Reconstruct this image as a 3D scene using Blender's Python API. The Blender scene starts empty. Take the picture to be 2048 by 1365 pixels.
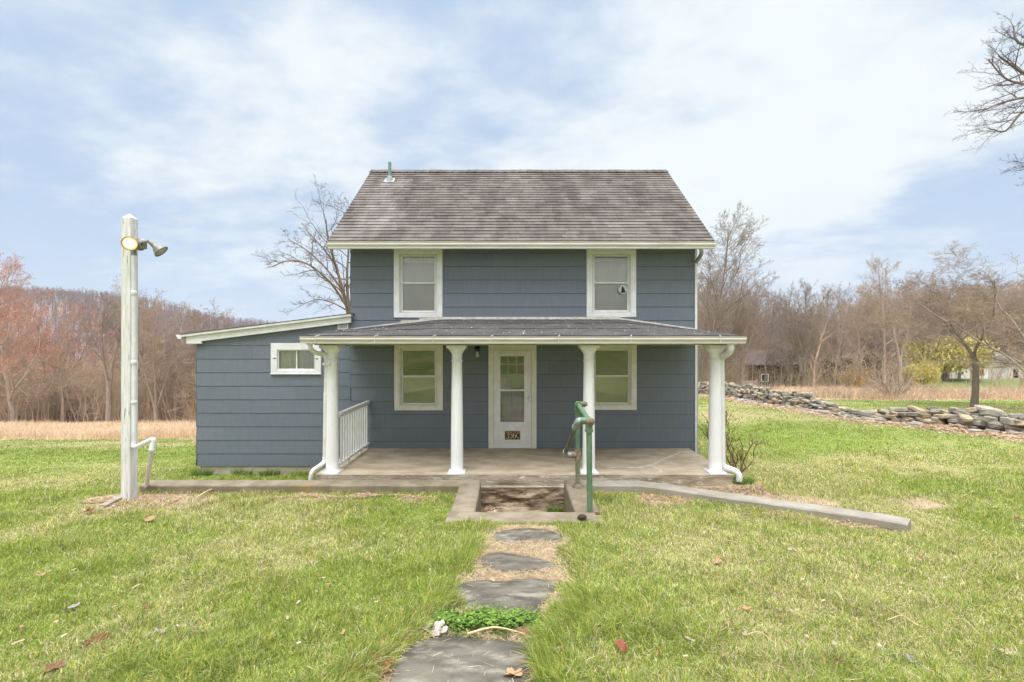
import bpy, math, random
import numpy as np
from mathutils import Vector, Matrix
sc = bpy.context.scene
COL = sc.collection
R = math.radians
# ------------------------------------------------------------ camera, sky, sun
EZ = 2.29            # eye height above the porch floor (z = 0)
F = 910.0            # focal length in pixels of the 2048 px photograph
cam_d = bpy.data.cameras.new('camera'); cam = bpy.data.objects.new('camera', cam_d); COL.objects.link(cam)
cam.location = (0, 0, EZ); cam.rotation_euler = (R(90), 0, 0)
cam_d.sensor_width = 36; cam_d.lens = 36*F/2048; cam_d.shift_y = 2.5/2048
cam_d.clip_start = .05; cam_d.clip_end = 3000
sc.camera = cam
sc.view_settings.view_transform = 'Standard'; sc.view_settings.look = 'None'
sc.view_settings.exposure = 0.0; sc.view_settings.gamma = 1.0
world = bpy.data.worlds.new('World'); sc.world = world; world.use_nodes = True
def N(nt, t, **kw):
    n = nt.nodes.new(t)
    for k, v in kw.items():
        if k.startswith('i_'): n.inputs[int(k[2:])].default_value = v
        else: setattr(n, k, v)
    return n
def L(nt, a, b): nt.links.new(a, b)
def mth(nt, op, a, b=None, clamp=False):
    n = nt.nodes.new('ShaderNodeMath'); n.operation = op; n.use_clamp = clamp
    for i, v in enumerate((a, b)):
        if v is None: continue
        if isinstance(v, (int, float)): n.inputs[i].default_value = v
        else: L(nt, v, n.inputs[i])
    return n.outputs[0]
def mrange(nt, v, a, b, c, d, smooth=True):
    n = nt.nodes.new('ShaderNodeMapRange'); n.interpolation_type = 'SMOOTHSTEP' if smooth else 'LINEAR'
    L(nt, v, n.inputs[0])
    for i, q in enumerate((a, b, c, d)): n.inputs[i+1].default_value = q
    return n.outputs[0]
def mixc(nt, f, a, b, bt='MIX'):
    n = nt.nodes.new('ShaderNodeMix'); n.data_type = 'RGBA'; n.blend_type = bt
    for s, v in ((n.inputs[0], f), (n.inputs[6], a), (n.inputs[7], b)):
        if isinstance(v, (int, float)): s.default_value = v
        elif isinstance(v, tuple): s.default_value = (*v, 1) if len(v) == 3 else v
        else: L(nt, v, s)
    return n.outputs[2]
SUN_EL, SUN_AZ = 64, 200      # high veiled sun behind the photographer
wt = world.node_tree; bg = wt.nodes['Background']
tc = N(wt, 'ShaderNodeTexCoord'); sep = N(wt, 'ShaderNodeSeparateXYZ'); L(wt, tc.outputs['Generated'], sep.inputs[0])
dx, dy, dz = sep.outputs
zz = mth(wt, 'ADD', mth(wt, 'MAXIMUM', dz, 0.0), .22)
cmb = N(wt, 'ShaderNodeCombineXYZ'); L(wt, mth(wt, 'DIVIDE', dx, zz), cmb.inputs[0]); L(wt, mth(wt, 'DIVIDE', dy, zz), cmb.inputs[1])
mp = N(wt, 'ShaderNodeMapping'); L(wt, cmb.outputs[0], mp.inputs[0]); mp.inputs['Rotation'].default_value = (0, 0, R(22)); mp.inputs['Scale'].default_value = (.80, 1.0, 1); mp.inputs['Location'].default_value = (3.1, .4, 0)
n1 = N(wt, 'ShaderNodeTexNoise'); L(wt, mp.outputs[0], n1.inputs[0]); n1.inputs['Scale'].default_value = 1.05; n1.inputs['Detail'].default_value = 6; n1.inputs['Roughness'].default_value = .52; n1.inputs['Distortion'].default_value = .3
n2 = N(wt, 'ShaderNodeTexNoise'); L(wt, mp.outputs[0], n2.inputs[0]); n2.inputs['Scale'].default_value = 5.5; n2.inputs['Detail'].default_value = 6; n2.inputs['Roughness'].default_value = .55
cl = mth(wt, 'ADD', mth(wt, 'MULTIPLY', n1.outputs[0], .70), mth(wt, 'MULTIPLY', n2.outputs[0], .30))
# broad brightening of the cloud deck to the right of straight ahead
gx = mth(wt, 'SUBTRACT', dx, .30); gz = mth(wt, 'SUBTRACT', dz, .38)
gd = mth(wt, 'ADD', mth(wt, 'MULTIPLY', gx, gx), mth(wt, 'MULTIPLY', mth(wt, 'MULTIPLY', gz, gz), 1.3))
glow = mrange(wt, gd, 0.0, .26, 1.0, 0.0)
cl2 = mth(wt, 'ADD', mth(wt, 'ADD', cl, mth(wt, 'MULTIPLY', glow, .13)), -.04)
cov = mrange(wt, cl2, .385, .61, 0, 1)
sky = N(wt, 'ShaderNodeTexSky'); sky.sky_type = 'NISHITA'; sky.sun_disc = False; sky.sun_elevation = R(SUN_EL); sky.sun_rotation = R(SUN_AZ)
skyc = mixc(wt, 1.0, sky.outputs[0], (.06, .06, .06), 'MULTIPLY')
blue = mixc(wt, .92, skyc, (.55, .70, .92))
cloudc = mixc(wt, cov, blue, (.91, .97, 1.0))
low = mrange(wt, dz, 0.0, .30, 1, 0)
cloudc = mixc(wt, mth(wt, 'MULTIPLY', low, .75), cloudc, (.63, .77, .95))
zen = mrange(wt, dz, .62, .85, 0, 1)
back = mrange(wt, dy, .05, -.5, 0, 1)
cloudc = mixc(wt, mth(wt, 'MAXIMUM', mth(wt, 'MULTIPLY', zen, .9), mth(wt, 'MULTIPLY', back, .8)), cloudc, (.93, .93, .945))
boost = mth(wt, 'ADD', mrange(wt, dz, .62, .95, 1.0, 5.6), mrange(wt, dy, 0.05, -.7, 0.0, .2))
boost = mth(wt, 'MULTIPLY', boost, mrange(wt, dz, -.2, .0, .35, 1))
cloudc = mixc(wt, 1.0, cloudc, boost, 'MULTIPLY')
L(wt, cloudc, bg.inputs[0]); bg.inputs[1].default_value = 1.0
sun_d = bpy.data.lights.new('sun', 'SUN'); sun = bpy.data.objects.new('sun', sun_d); COL.objects.link(sun)
sun_d.energy = 2.1; sun_d.angle = R(35); sun_d.color = (1, .97, .93)
sd = Vector((math.sin(R(SUN_AZ))*math.cos(R(SUN_EL)), math.cos(R(SUN_AZ))*math.cos(R(SUN_EL)), math.sin(R(SUN_EL))))
sun.rotation_euler = sd.to_track_quat('Z', 'Y').to_euler(); sun.location = sd*50
# ------------------------------------------------------------ helpers
def at(px, py, Y):   # point at depth Y seen at a pixel of the photograph
    return Vector(((px-1024)/F*Y, Y, EZ+(685-py)/F*Y))
rs = np.random.RandomState(7)
_perm = np.random.RandomState(3).rand(512, 512)
def vnoise(x, y):
    xi = np.floor(x).astype(int); yi = np.floor(y).astype(int); fx = x-xi; fy = y-yi
    fx = fx*fx*(3-2*fx); fy = fy*fy*(3-2*fy)
    g = lambda a, b: _perm[a % 512, b % 512]
    return (g(xi, yi)*(1-fx)+g(xi+1, yi)*fx)*(1-fy)+(g(xi, yi+1)*(1-fx)+g(xi+1, yi+1)*fx)*fy
def fbm(x, y, o=4):
    s = 0; a = .5; t = 0
    for i in range(o): s = s+a*vnoise(x*2**i+17*i, y*2**i+31*i); t += a; a *= .5
    return s/t
def sst(a, b, x):
    t = np.clip((x-a)/(b-a), 0, 1); return t*t*(3-2*t)
KTOP = EZ-2.31       # top of the concrete kerb
def ground(X, Y):
    X = np.asarray(X, float); Y = np.asarray(Y, float)
    zf = np.interp(Y, [-20, -3, 2.5, 5.0, 5.8, 6.3, 7.3, 9], [1.0, -1.08, -1.845, -2.215, -2.335, -2.355, -2.40, -2.55])-.022*np.clip(X-1, 0, 4.3)*sst(0, 4, Y)
    zf = np.where(Y < -3, zf+.07*np.clip(-20-Y, 0, 60)+.0*Y, zf)
    zl = -1.435-.1454*np.minimum(Y, 40)-.05*np.clip(Y-40, 0, 60)
    zr = -2.35-.05*(np.minimum(Y, 30)-6)-.085*np.clip(Y-30, 0, 40)+.03*np.clip(Y-80, 0, 300)
    zr = zr+1.25*sst(38, 48, X)*sst(40, 52, Y)*(1-sst(70, 80, Y))
    w = sst(-.6, .38, X/np.maximum(Y, 1))
    zb = zl*(1-w)+zr*w
    b = sst(6.6, 8.2, Y)
    z = zf*(1-b)+zb*b
    z = z+.035*(fbm(X*.6, Y*.6, 3)-.5)*np.clip(np.abs(Y)/6, 0, 3)*sst(1.5, 5, np.hypot(X, (Y-8)))
    z = np.where((np.abs(X-.1) < 3.6) & (Y > 7.45) & (Y < 9.8), np.minimum(z, -2.48), z)
    z = np.where((X > -.68) & (X < 1.04) & (Y > 6.06) & (Y < 7.95), -3.1, z)
    return z+EZ
def gz_(x, y): return float(ground(x, y))
def on_ground(px, py, dz=0):       # where the sight line of a pixel meets the ground
    lo, hi = .8, 120.
    prev = lo
    for k in range(600):
        Y = lo*(hi/lo)**(k/599)
        if EZ+(685-py)/F*Y <= gz_((px-1024)/F*Y, Y): return Vector(((px-1024)/F*Y, Y, gz_((px-1024)/F*Y, Y)+dz))
    return at(px, py, 60)
def tag(o, label=None, cat=None, group=None, kind=None):
    for k, v in (('label', label), ('category', cat), ('group', group), ('kind', kind)):
        if v: o[k] = v
    return o
def empty(name, loc, label, cat, group=None, rz=0):
    o = bpy.data.objects.new(name, None); COL.objects.link(o); o.location = loc; o.rotation_euler = (0, 0, rz); o.empty_display_size = .2
    return tag(o, label, cat, group)
def link(name, me, mats, parent=None, world_coords=True):
    if not isinstance(mats, (list, tuple)): mats = [mats]
    for m in mats: me.materials.append(m)
    o = bpy.data.objects.new(name, me); COL.objects.link(o)
    if parent is not None:
        o.parent = parent
        if world_coords:
            q = parent; T = Matrix.Identity(4); ch = []
            while q is not None: ch.append(q); q = q.parent
            for q in reversed(ch): T = T @ (Matrix.Translation(q.location) @ q.rotation_euler.to_matrix().to_4x4() @ Matrix.Diagonal((*q.scale, 1)))
            if T != Matrix.Identity(4): me.transform(T.inverted())
    return o
def np_mesh(name, V, Fq, smooth=False, col=None, uv=None):
    me = bpy.data.meshes.new(name); V = np.asarray(V, np.float32); Fq = np.asarray(Fq, np.int32)
    me.vertices.add(len(V)); me.vertices.foreach_set('co', V.ravel())
    k = Fq.shape[1]; me.loops.add(Fq.size); me.loops.foreach_set('vertex_index', Fq.ravel())
    me.polygons.add(len(Fq)); me.polygons.foreach_set('loop_start', np.arange(0, Fq.size, k, dtype=np.int32)); me.polygons.foreach_set('loop_total', np.full(len(Fq), k, np.int32))
    if smooth: me.polygons.foreach_set('use_smooth', np.ones(len(Fq), bool))
    if col is not None:
        a = me.color_attributes.new('Col', 'FLOAT_COLOR', 'POINT')
        c = np.ones((len(V), 4), np.float32); c[:, :3] = col; a.data.foreach_set('color', c.ravel())
    me.update(calc_edges=True); return me
class MB:
    def __init__(s): s.v = []; s.f = []; s.m = []; s.c = []; s.sm = []; s.cc = (1, 1, 1)
    def add(s, V, Fs, mi=0, sm=False):
        b = len(s.v); s.v += [tuple(p) for p in V]; s.c += [s.cc]*len(V)
        for f in Fs: s.f.append([b+i for i in f]); s.m.append(mi); s.sm.append(sm)
    def box(s, x0, x1, y0, y1, z0, z1, mi=0):
        s.add([(x0,y0,z0),(x1,y0,z0),(x1,y1,z0),(x0,y1,z0),(x0,y0,z1),(x1,y0,z1),(x1,y1,z1),(x0,y1,z1)],
              [(0,3,2,1),(4,5,6,7),(0,1,5,4),(1,2,6,5),(2,3,7,6),(3,0,4,7)], mi)
    def rbox(s, x0, x1, y0, y1, z0, z1, b=.006, mi=0):   # box with chamfered front edges (front = low y)
        b = min(b, (x1-x0)*.4, (z1-z0)*.4, (y1-y0)*.4)
        V = [(x0,y1,z0),(x1,y1,z0),(x1,y1,z1),(x0,y1,z1),(x0,y0+b,z0),(x1,y0+b,z0),(x1,y0+b,z1),(x0,y0+b,z1),
             (x0+b,y0,z0+b),(x1-b,y0,z0+b),(x1-b,y0,z1-b),(x0+b,y0,z1-b)]
        Fs = [(3,2,1,0)]
        for a, c in ((0,4),(4,8)):
            for k in range(4): j = (k+1) % 4; Fs.append((a+k, a+j, c+j, c+k))
        Fs.append((8,9,10,11)); s.add(V, Fs, mi)
    def prism(s, pts, d, mi=0):     # polygon pts extruded by vector d
        n = len(pts); d = Vector(d); V = [Vector(p) for p in pts]+[Vector(p)+d for p in pts]
        s.add(V, [tuple(range(n))[::-1], tuple(range(n, 2*n))]+[(i, (i+1) % n, n+(i+1) % n, n+i) for i in range(n)], mi)
    def tube(s, pts, r, n=12, mi=0, cap=True, sm=True, flat=None):
        pts = [Vector(p) for p in pts]; rr = r if isinstance(r, (list, tuple)) else [r]*len(pts)
        V = []; up = None
        for i, p in enumerate(pts):
            t = (pts[min(i+1, len(pts)-1)]-pts[max(i-1, 0)]).normalized()
            if up is None: up = Vector((0,0,1)) if abs(t.z) < .9 else Vector((0,1,0))
            u = t.cross(up).normalized(); w = t.cross(u).normalized(); up = -w if False else up
            for k in range(n):
                a = 2*math.pi*k/n+ (math.pi/n if flat else 0)
                V.append(p+rr[i]*(math.cos(a)*u+math.sin(a)*w*(flat or 1)))
        Fs = []
        for i in range(len(pts)-1):
            for k in range(n):
                j = (k+1) % n; Fs.append((i*n+k, i*n+j, (i+1)*n+j, (i+1)*n+k))
        s.add(V, Fs, mi, sm)
        if cap:
            s.add(V[:n], [tuple(range(n))[::-1]], mi); s.add(V[-n:], [tuple(range(n))], mi)
    def lathe(s, c, prof, n=24, mi=0, axis=None, sm=True):   # prof: (radius, height) along axis
        ax = Vector(axis or (0,0,1)).normalized(); u = ax.orthogonal().normalized(); w = ax.cross(u); c = Vector(c); V = []
        for r, h in prof:
            for k in range(n):
                a = 2*math.pi*k/n; V.append(c+ax*h+r*(math.cos(a)*u+math.sin(a)*w))
        s.add(V, [(i*n+k, i*n+(k+1) % n, (i+1)*n+(k+1) % n, (i+1)*n+k) for i in range(len(prof)-1) for k in range(n)], mi, sm)
    def build(s, name, mats, parent=None, wc=True):
        me = bpy.data.meshes.new(name); me.from_pydata(s.v, [], s.f); me.polygons.foreach_set('material_index', s.m); me.polygons.foreach_set('use_smooth', s.sm)
        if any(c != (1,1,1) for c in s.c):
            a = me.color_attributes.new('Col', 'FLOAT_COLOR', 'POINT'); cc = np.ones((len(s.v), 4), np.float32); cc[:, :3] = s.c; a.data.foreach_set('color', cc.ravel())
        me.update()
        return link(name, me, mats, parent, wc)
def smoothpath(pts, n=6):
    pts = [Vector(p) for p in pts]; out = []
    P = [pts[0]*2-pts[1]]+pts+[pts[-1]*2-pts[-2]]
    for i in range(1, len(P)-2):
        for k in range(n):
            t = k/n; a, b, c, d = P[i-1], P[i], P[i+1], P[i+2]
            out.append(.5*((2*b)+(c-a)*t+(2*a-5*b+4*c-d)*t*t+(3*b-a-3*c+d)*t**3))
    return out+[pts[-1]]
# ------------------------------------------------------------ materials
MATS = {}
def mat(name, c1, c2=None, rough=.7, scale=8, detail=5, bump=.0, bscale=None, stretch=(1,1,1), spec=.3, metal=0, attr=False, c3=None, s3=1.5, lo=.35, hi=.65, f3=(.5,.62), coords='Object'):
    m = bpy.data.materials.new(name); m.use_nodes = True; nt = m.node_tree; b = nt.nodes['Principled BSDF']
    b.inputs['Roughness'].default_value = rough; b.inputs['Specular IOR Level'].default_value = spec; b.inputs['Metallic'].default_value = metal
    t = N(nt, 'ShaderNodeTexCoord'); mp = N(nt, 'ShaderNodeMapping'); L(nt, t.outputs[coords], mp.inputs[0]); mp.inputs['Scale'].default_value = stretch
    n = N(nt, 'ShaderNodeTexNoise'); L(nt, mp.outputs[0], n.inputs[0]); n.inputs['Scale'].default_value = scale; n.inputs['Detail'].default_value = detail; n.inputs['Roughness'].default_value = .6
    c = mixc(nt, mrange(nt, n.outputs[0], lo, hi, 0, 1), c1, c2 or c1)
    if c3:
        n3 = N(nt, 'ShaderNodeTexNoise'); L(nt, mp.outputs[0], n3.inputs[0]); n3.inputs['Scale'].default_value = s3; n3.inputs['Detail'].default_value = 6; n3.inputs['Roughness'].default_value = .65
        c = mixc(nt, mrange(nt, n3.outputs[0], f3[0], f3[1], 0, 1), c, c3)
    if attr:
        a = N(nt, 'ShaderNodeAttribute'); a.attribute_name = 'Col'; c = mixc(nt, 1.0, c, a.outputs[0], 'MULTIPLY')
    L(nt, c, b.inputs['Base Color'])
    if bump:
        nb = N(nt, 'ShaderNodeTexNoise'); L(nt, mp.outputs[0], nb.inputs[0]); nb.inputs['Scale'].default_value = bscale or scale*3; nb.inputs['Detail'].default_value = 6
        bp = N(nt, 'ShaderNodeBump'); bp.inputs['Strength'].default_value = bump; bp.inputs['Distance'].default_value = .02; L(nt, nb.outputs[0], bp.inputs['Height']); L(nt, bp.outputs[0], b.inputs['Normal'])
    MATS[name] = m; return m
siding_m = mat('slate_blue_siding', (.142,.164,.198), (.150,.173,.208), .62, 10, 4, .02, 40, (1.5,1.5,.4), .3, attr=True)
white_m = mat('white_trim_paint', (.74,.75,.76), (.66,.66,.65), .5, 5, 5, .06, 60, c3=(.56,.55,.50), s3=9, f3=(.62,.78))
cream_m = mat('off_white_trim', (.72,.71,.655), (.64,.63,.57), .5, 5, 5, .04, 50)
gutter_m = mat('painted_gutter', (.64,.61,.57), (.53,.505,.46), .38, 4, 6, .03, 30, (.4,1,3), .5)
column_m = mat('column_paint', (.80,.81,.825), (.74,.745,.745), .42, 3, 5, .03, 20, (1,1,.3), .4, c3=(.60,.585,.53), s3=5, f3=(.60,.80))
spout_m = mat('downspout_paint', (.74,.74,.73), (.60,.59,.55), .42, 7, 6, .05, 30, (1,1,.5), .4, c3=(.42,.37,.28), s3=12, f3=(.63,.74))
alu_m = mat('window_frame_metal', (.62,.62,.60), (.54,.54,.51), .4, 8, 4, 0, spec=.5)
shingle_m = mat('asphalt_roof_shingle', (.120,.105,.096), (.178,.160,.146), .95, 2.2, 7, .5, 220, (1,.35,.35), .15, attr=True, c3=(.092,.077,.070), s3=1.3, f3=(.5,.72))
porchroof_m = mat('rolled_porch_roofing', (.062,.058,.057), (.092,.086,.083), .9, 3, 6, .4, 120, (1,1,1), .2, attr=False, c3=(.15,.12,.11), s3=14, f3=(.66,.72))
flash_m = mat('peeling_flashing', (.68,.67,.62), (.50,.48,.42), .6, 9, 6, .2, 40, c3=(.30,.26,.20), s3=25, f3=(.64,.72))
concrete_m = mat('weathered_concrete', (.47,.40,.30), (.33,.27,.185), .9, 2.6, 8, .25, 50, (.7,1.6,1), .2, c3=(.50,.445,.35), s3=4, f3=(.56,.75))
slabface_m = mat('crumbling_concrete_edge', (.40,.35,.27), (.26,.21,.15), .95, 3.2, 8, .9, 22, (.8,1,2.4), .1, c3=(.52,.50,.46), s3=6, f3=(.55,.68))
kerb_m = mat('kerb_concrete', (.265,.225,.165), (.18,.148,.10), .9, 3.5, 7, .25, 70, (1,1,1), .2, c3=(.27,.20,.09), s3=2.0, f3=(.56,.78))
kerbpale_m = mat('pale_kerb_concrete', (.32,.295,.25), (.26,.235,.19), .9, 3.5, 7, .25, 70, (1,1,1), .2)
well_m = mat('stained_stairwell_concrete', (.36,.29,.20), (.11,.07,.042), .95, 5, 8, .8, 30, (.8,1.2,3), .1, c3=(.42,.36,.28), s3=7, f3=(.56,.7))
found_m = mat('foundation_concrete', (.50,.45,.37), (.38,.33,.26), .95, 4, 6, .5, 30, (1,1,2), .1)
patch_m = mat('pale_crack_filler', (.55,.50,.42), (.46,.41,.33), .9, 12, 6, .4, 60)
pipe_m = mat('green_pipe_paint', (.075,.145,.085), (.125,.20,.12), .5, 5, 6, .15, 40, (1,1,.6), .4, c3=(.26,.27,.19), s3=9, f3=(.62,.75))
rust_m = mat('rusty_fitting', (.17,.105,.06), (.25,.22,.17), .8, 14, 6, .5, 60, c3=(.42,.10,.03), s3=10, f3=(.6,.66))
galv_m = mat('galvanised_fitting', (.30,.33,.33), (.22,.25,.25), .5, 14, 6, .2, 60, spec=.5)
ventpipe_m = mat('green_vent_pipe', (.15,.24,.21), (.20,.30,.26), .5, 12, 5, .1, 40)
stone_m = mat('slate_stepping_stone', (.075,.066,.052), (.155,.14,.112), .85, 3.2, 9, .45, 30, (1,2,1), .25, c3=(.26,.24,.19), s3=4.0, f3=(.5,.72))
fieldstone_m = mat('lichened_fieldstone', (.27,.245,.205), (.39,.355,.295), .92, 5, 8, .6, 18, attr=True, c3=(.16,.145,.12), s3=3, f3=(.55,.7))
post_m = mat('peeling_white_post', (.74,.74,.735), (.60,.59,.565), .75, 7, 7, .5, 26, (4,4,.35), .2, c3=(.29,.25,.17), s3=9, f3=(.60,.66))
conduit_m = mat('white_conduit', (.72,.73,.74), (.62,.62,.61), .45, 6, 5, .03, 30)
lamp_m = mat('grey_lamp_metal', (.17,.165,.15), (.23,.22,.20), .45, 9, 4, 0, spec=.5, metal=.3)
lens_m = mat('lamp_lens', (.45,.44,.40), (.38,.37,.33), .2, 20, 3, 0, spec=.6)
wood_m = mat('grey_weathered_timber', (.40,.35,.29), (.28,.235,.185), .9, 5, 7, .5, 30, (.5,5,5), .1)
black_m = mat('black_lamp_base', (.012,.012,.013), (.02,.02,.02), .5, 9)
plate_m = mat('dark_number_plate', (.016,.010,.008), (.022,.014,.011), .4, 9, spec=.5)
gold_m = mat('gold_lettering', (.72,.46,.20), (.66,.52,.36), .45, 5, spec=.5)
cone_m = mat('pine_cone_brown', (.10,.06,.035), (.19,.13,.085), .9, 40, 4, .3)
curtain_m = mat('sheer_blind', (.62,.615,.57), (.56,.55,.50), .8, 4, 4, 0)
blind_m = mat('slatted_blind', (.88,.87,.84), (.82,.81,.78), .6, 4, 4, 0)
shade_m = mat('pale_green_shade', (.50,.50,.40), (.45,.45,.36), .8, 4, 4, 0)
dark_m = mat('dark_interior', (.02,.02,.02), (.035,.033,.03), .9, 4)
innerdoor_m = mat('inner_door_paint', (.36,.36,.335), (.31,.31,.285), .6, 3)
bark_m = mat('grey_brown_bark', (.40,.335,.28), (.28,.225,.185), .95, 3, 6, .4, 14, (3,3,.6), .1, attr=False)
twig_m = mat('brown_twigs', (.42,.32,.235), (.34,.255,.185), .95, 2, 3, 0, spec=.1)
greytwig_m = mat('grey_twigs', (.31,.25,.21), (.24,.19,.16), .95, 2, 3, 0, spec=.1)
darkbark_m = mat('dark_bark', (.19,.155,.13), (.25,.205,.175), .95, 3, 6, .4, 14, (3,3,.6), .1)
palebark_m = mat('pale_broken_bark', (.42,.35,.28), (.36,.23,.14), .9, 2.5, 6, .4, 14, (3,3,.6), .1)
redbud_m = mat('red_maple_buds', (.60,.20,.115), (.52,.24,.15), .8, 2, 3, 0)
willow_m = mat('yellow_willow_leaf', (.62,.54,.17), (.50,.45,.14), .8, 1.5, 3, 0)
yellow_m = mat('forsythia_flowers', (.70,.50,.03), (.60,.45,.05), .8, 3, 3, 0)
everg_m = mat('evergreen_needles', (.045,.075,.035), (.075,.115,.055), .85, 2, 3, 0)
shrubleaf_m = mat('shrub_leaf', (.16,.24,.05), (.24,.22,.06), .7, 9, 3, 0)
def attr_mat(name, rough=.8, transl=.0, k=1.0):
    m = bpy.data.materials.new(name); m.use_nodes = True; nt = m.node_tree; b = nt.nodes['Principled BSDF']; b.inputs['Roughness'].default_value = rough; b.inputs['Specular IOR Level'].default_value = .2
    a = N(nt, 'ShaderNodeAttribute'); a.attribute_name = 'Col'
    t = N(nt, 'ShaderNodeTexCoord'); n = N(nt, 'ShaderNodeTexNoise'); L(nt, t.outputs['Object'], n.inputs[0]); n.inputs['Scale'].default_value = 7; n.inputs['Detail'].default_value = 6
    c = mixc(nt, 1.0, a.outputs[0], mrange(nt, n.outputs[0], .3, .7, .82*k, 1.18*k, False), 'MULTIPLY')
    L(nt, c, b.inputs['Base Color'])
    if transl:
        tr = N(nt, 'ShaderNodeBsdfTranslucent'); L(nt, c, tr.inputs[0]); mx = N(nt, 'ShaderNodeMixShader'); mx.inputs[0].default_value = transl
        L(nt, b.outputs[0], mx.inputs[1]); L(nt, tr.outputs[0], mx.inputs[2]); L(nt, mx.outputs[0], nt.nodes['Material Output'].inputs[0])
    return m
grass_m = attr_mat('grass_blades', .75, .35)
leaf_m = attr_mat('dead_leaf', .8, .15)
terrain_m = attr_mat('lawn_soil', .95)
def bumpify(m, scale, strength, dist):
    nt = m.node_tree; b = nt.nodes['Principled BSDF']; t = N(nt, 'ShaderNodeTexCoord'); nb = N(nt, 'ShaderNodeTexNoise'); L(nt, t.outputs['Object'], nb.inputs[0]); nb.inputs['Scale'].default_value = scale; nb.inputs['Detail'].default_value = 8
    bp = N(nt, 'ShaderNodeBump'); bp.inputs['Strength'].default_value = strength; bp.inputs['Distance'].default_value = dist; L(nt, nb.outputs[0], bp.inputs['Height']); L(nt, bp.outputs[0], b.inputs['Normal'])
bumpify(terrain_m, 14, .8, .05)
def glass_mat(name, tint=(1,1,1), base=.12):
    m = bpy.data.materials.new(name); m.use_nodes = True; nt = m.node_tree; nt.nodes.remove(nt.nodes['Principled BSDF'])
    tr = N(nt, 'ShaderNodeBsdfTransparent'); tr.inputs[0].default_value = (*tint, 1); gl = N(nt, 'ShaderNodeBsdfGlossy'); gl.inputs['Roughness'].default_value = .015; gl.inputs[0].default_value = (1,1,1,1)
    fr = N(nt, 'ShaderNodeFresnel'); fr.inputs[0].default_value = 1.52; tcn = N(nt, 'ShaderNodeTexCoord'); nn = N(nt, 'ShaderNodeTexNoise'); L(nt, tcn.outputs['Object'], nn.inputs[0]); nn.inputs['Scale'].default_value = 1.7
    bp = N(nt, 'ShaderNodeBump'); bp.inputs['Strength'].default_value = .08; bp.inputs['Distance'].default_value = .03; L(nt, nn.outputs[0], bp.inputs['Height']); L(nt, bp.outputs[0], gl.inputs['Normal'])
    mx = N(nt, 'ShaderNodeMixShader'); L(nt, mth(nt, 'ADD', fr.outputs[0], base, True), mx.inputs[0]); L(nt, tr.outputs[0], mx.inputs[1]); L(nt, gl.outputs[0], mx.inputs[2]); L(nt, mx.outputs[0], nt.nodes['Material Output'].inputs[0])
    return m
glass_m = glass_mat('window_glass', (.96,.965,.955), .015)
darkglass_m = glass_mat('screened_glass', (.90,.905,.88), .01)
porchglass_m = glass_mat('porch_window_glass', (.92,.93,.90), .035)
def emit_mat(name, c, s):
    m = bpy.data.materials.new(name); m.use_nodes = True; b = m.node_tree.nodes['Principled BSDF']; b.inputs['Base Color'].default_value = (*c, 1); b.inputs['Emission Color'].default_value = (*c, 1); b.inputs['Emission Strength'].default_value = s; return m
lit_m = emit_mat('lit_lamp_lens', (1.0, .66, .27), .85)
litcore_m = emit_mat('lit_lamp_core', (1.0, .90, .66), 1.5)
bulb_m = mat('white_bulb', (.62,.60,.53), (.58,.56,.50), .3, 5, spec=.5)
# ------------------------------------------------------------ the ground
PATH = [(1.2, -.62), (1.9, -.45), (2.61, -.28), (3.45, -.02), (4.15, .05), (4.97, .16), (5.7, .17)]
def path_x(Y): return np.interp(Y, [p[0] for p in PATH], [p[1] for p in PATH])
def lawn_cols(X, Y):
    """colour of the sward and a 0..1 straw amount at each place"""
    n = fbm(X*.42+5, Y*.42+9, 4); n2 = fbm(X*1.9+40, Y*1.9+3, 3); n3 = fbm(X*.13+2, Y*.35+11, 3)
    straw = sst(.38, .64, n*.5+n2*.32+n3*.18)
    far = sst(9, 15, Y)
    straw = straw*(1-far)+far*sst(.40, .66, fbm(X*.12+30, Y*.33+7, 3)*.7+n*.3)
    return np.clip(straw, 0, 1)
G1 = np.array((.185,.28,.040)); G2 = np.array((.325,.405,.085)); ST = np.array((.55,.47,.23)); TAN = np.array((.60,.46,.32)); DIRT = np.array((.28,.20,.14)); LITTER = np.array((.34,.245,.18))
def region(X, Y):      # weights of dry field, wood floor
    r = X/np.maximum(Y, .1); wob = (fbm(X*.25, Y*.25, 3)-.5)*3
    left = r < -.1
    dry = np.where(left, sst(20.5, 22.5, Y+wob*.5+np.clip(-X-15, 0, 30)*.04), sst(25.5, 27.5, Y+wob*.5)*(X > 15))
    wood = np.where(left, sst(34, 39, Y+wob), sst(38, 46, Y+wob))
    beyond = (X > 15.2) & (Y > 38) & (Y < 78) & (fbm(X*.08, Y*.08, 3) > .42)
    return dry, wood, beyond
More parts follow.
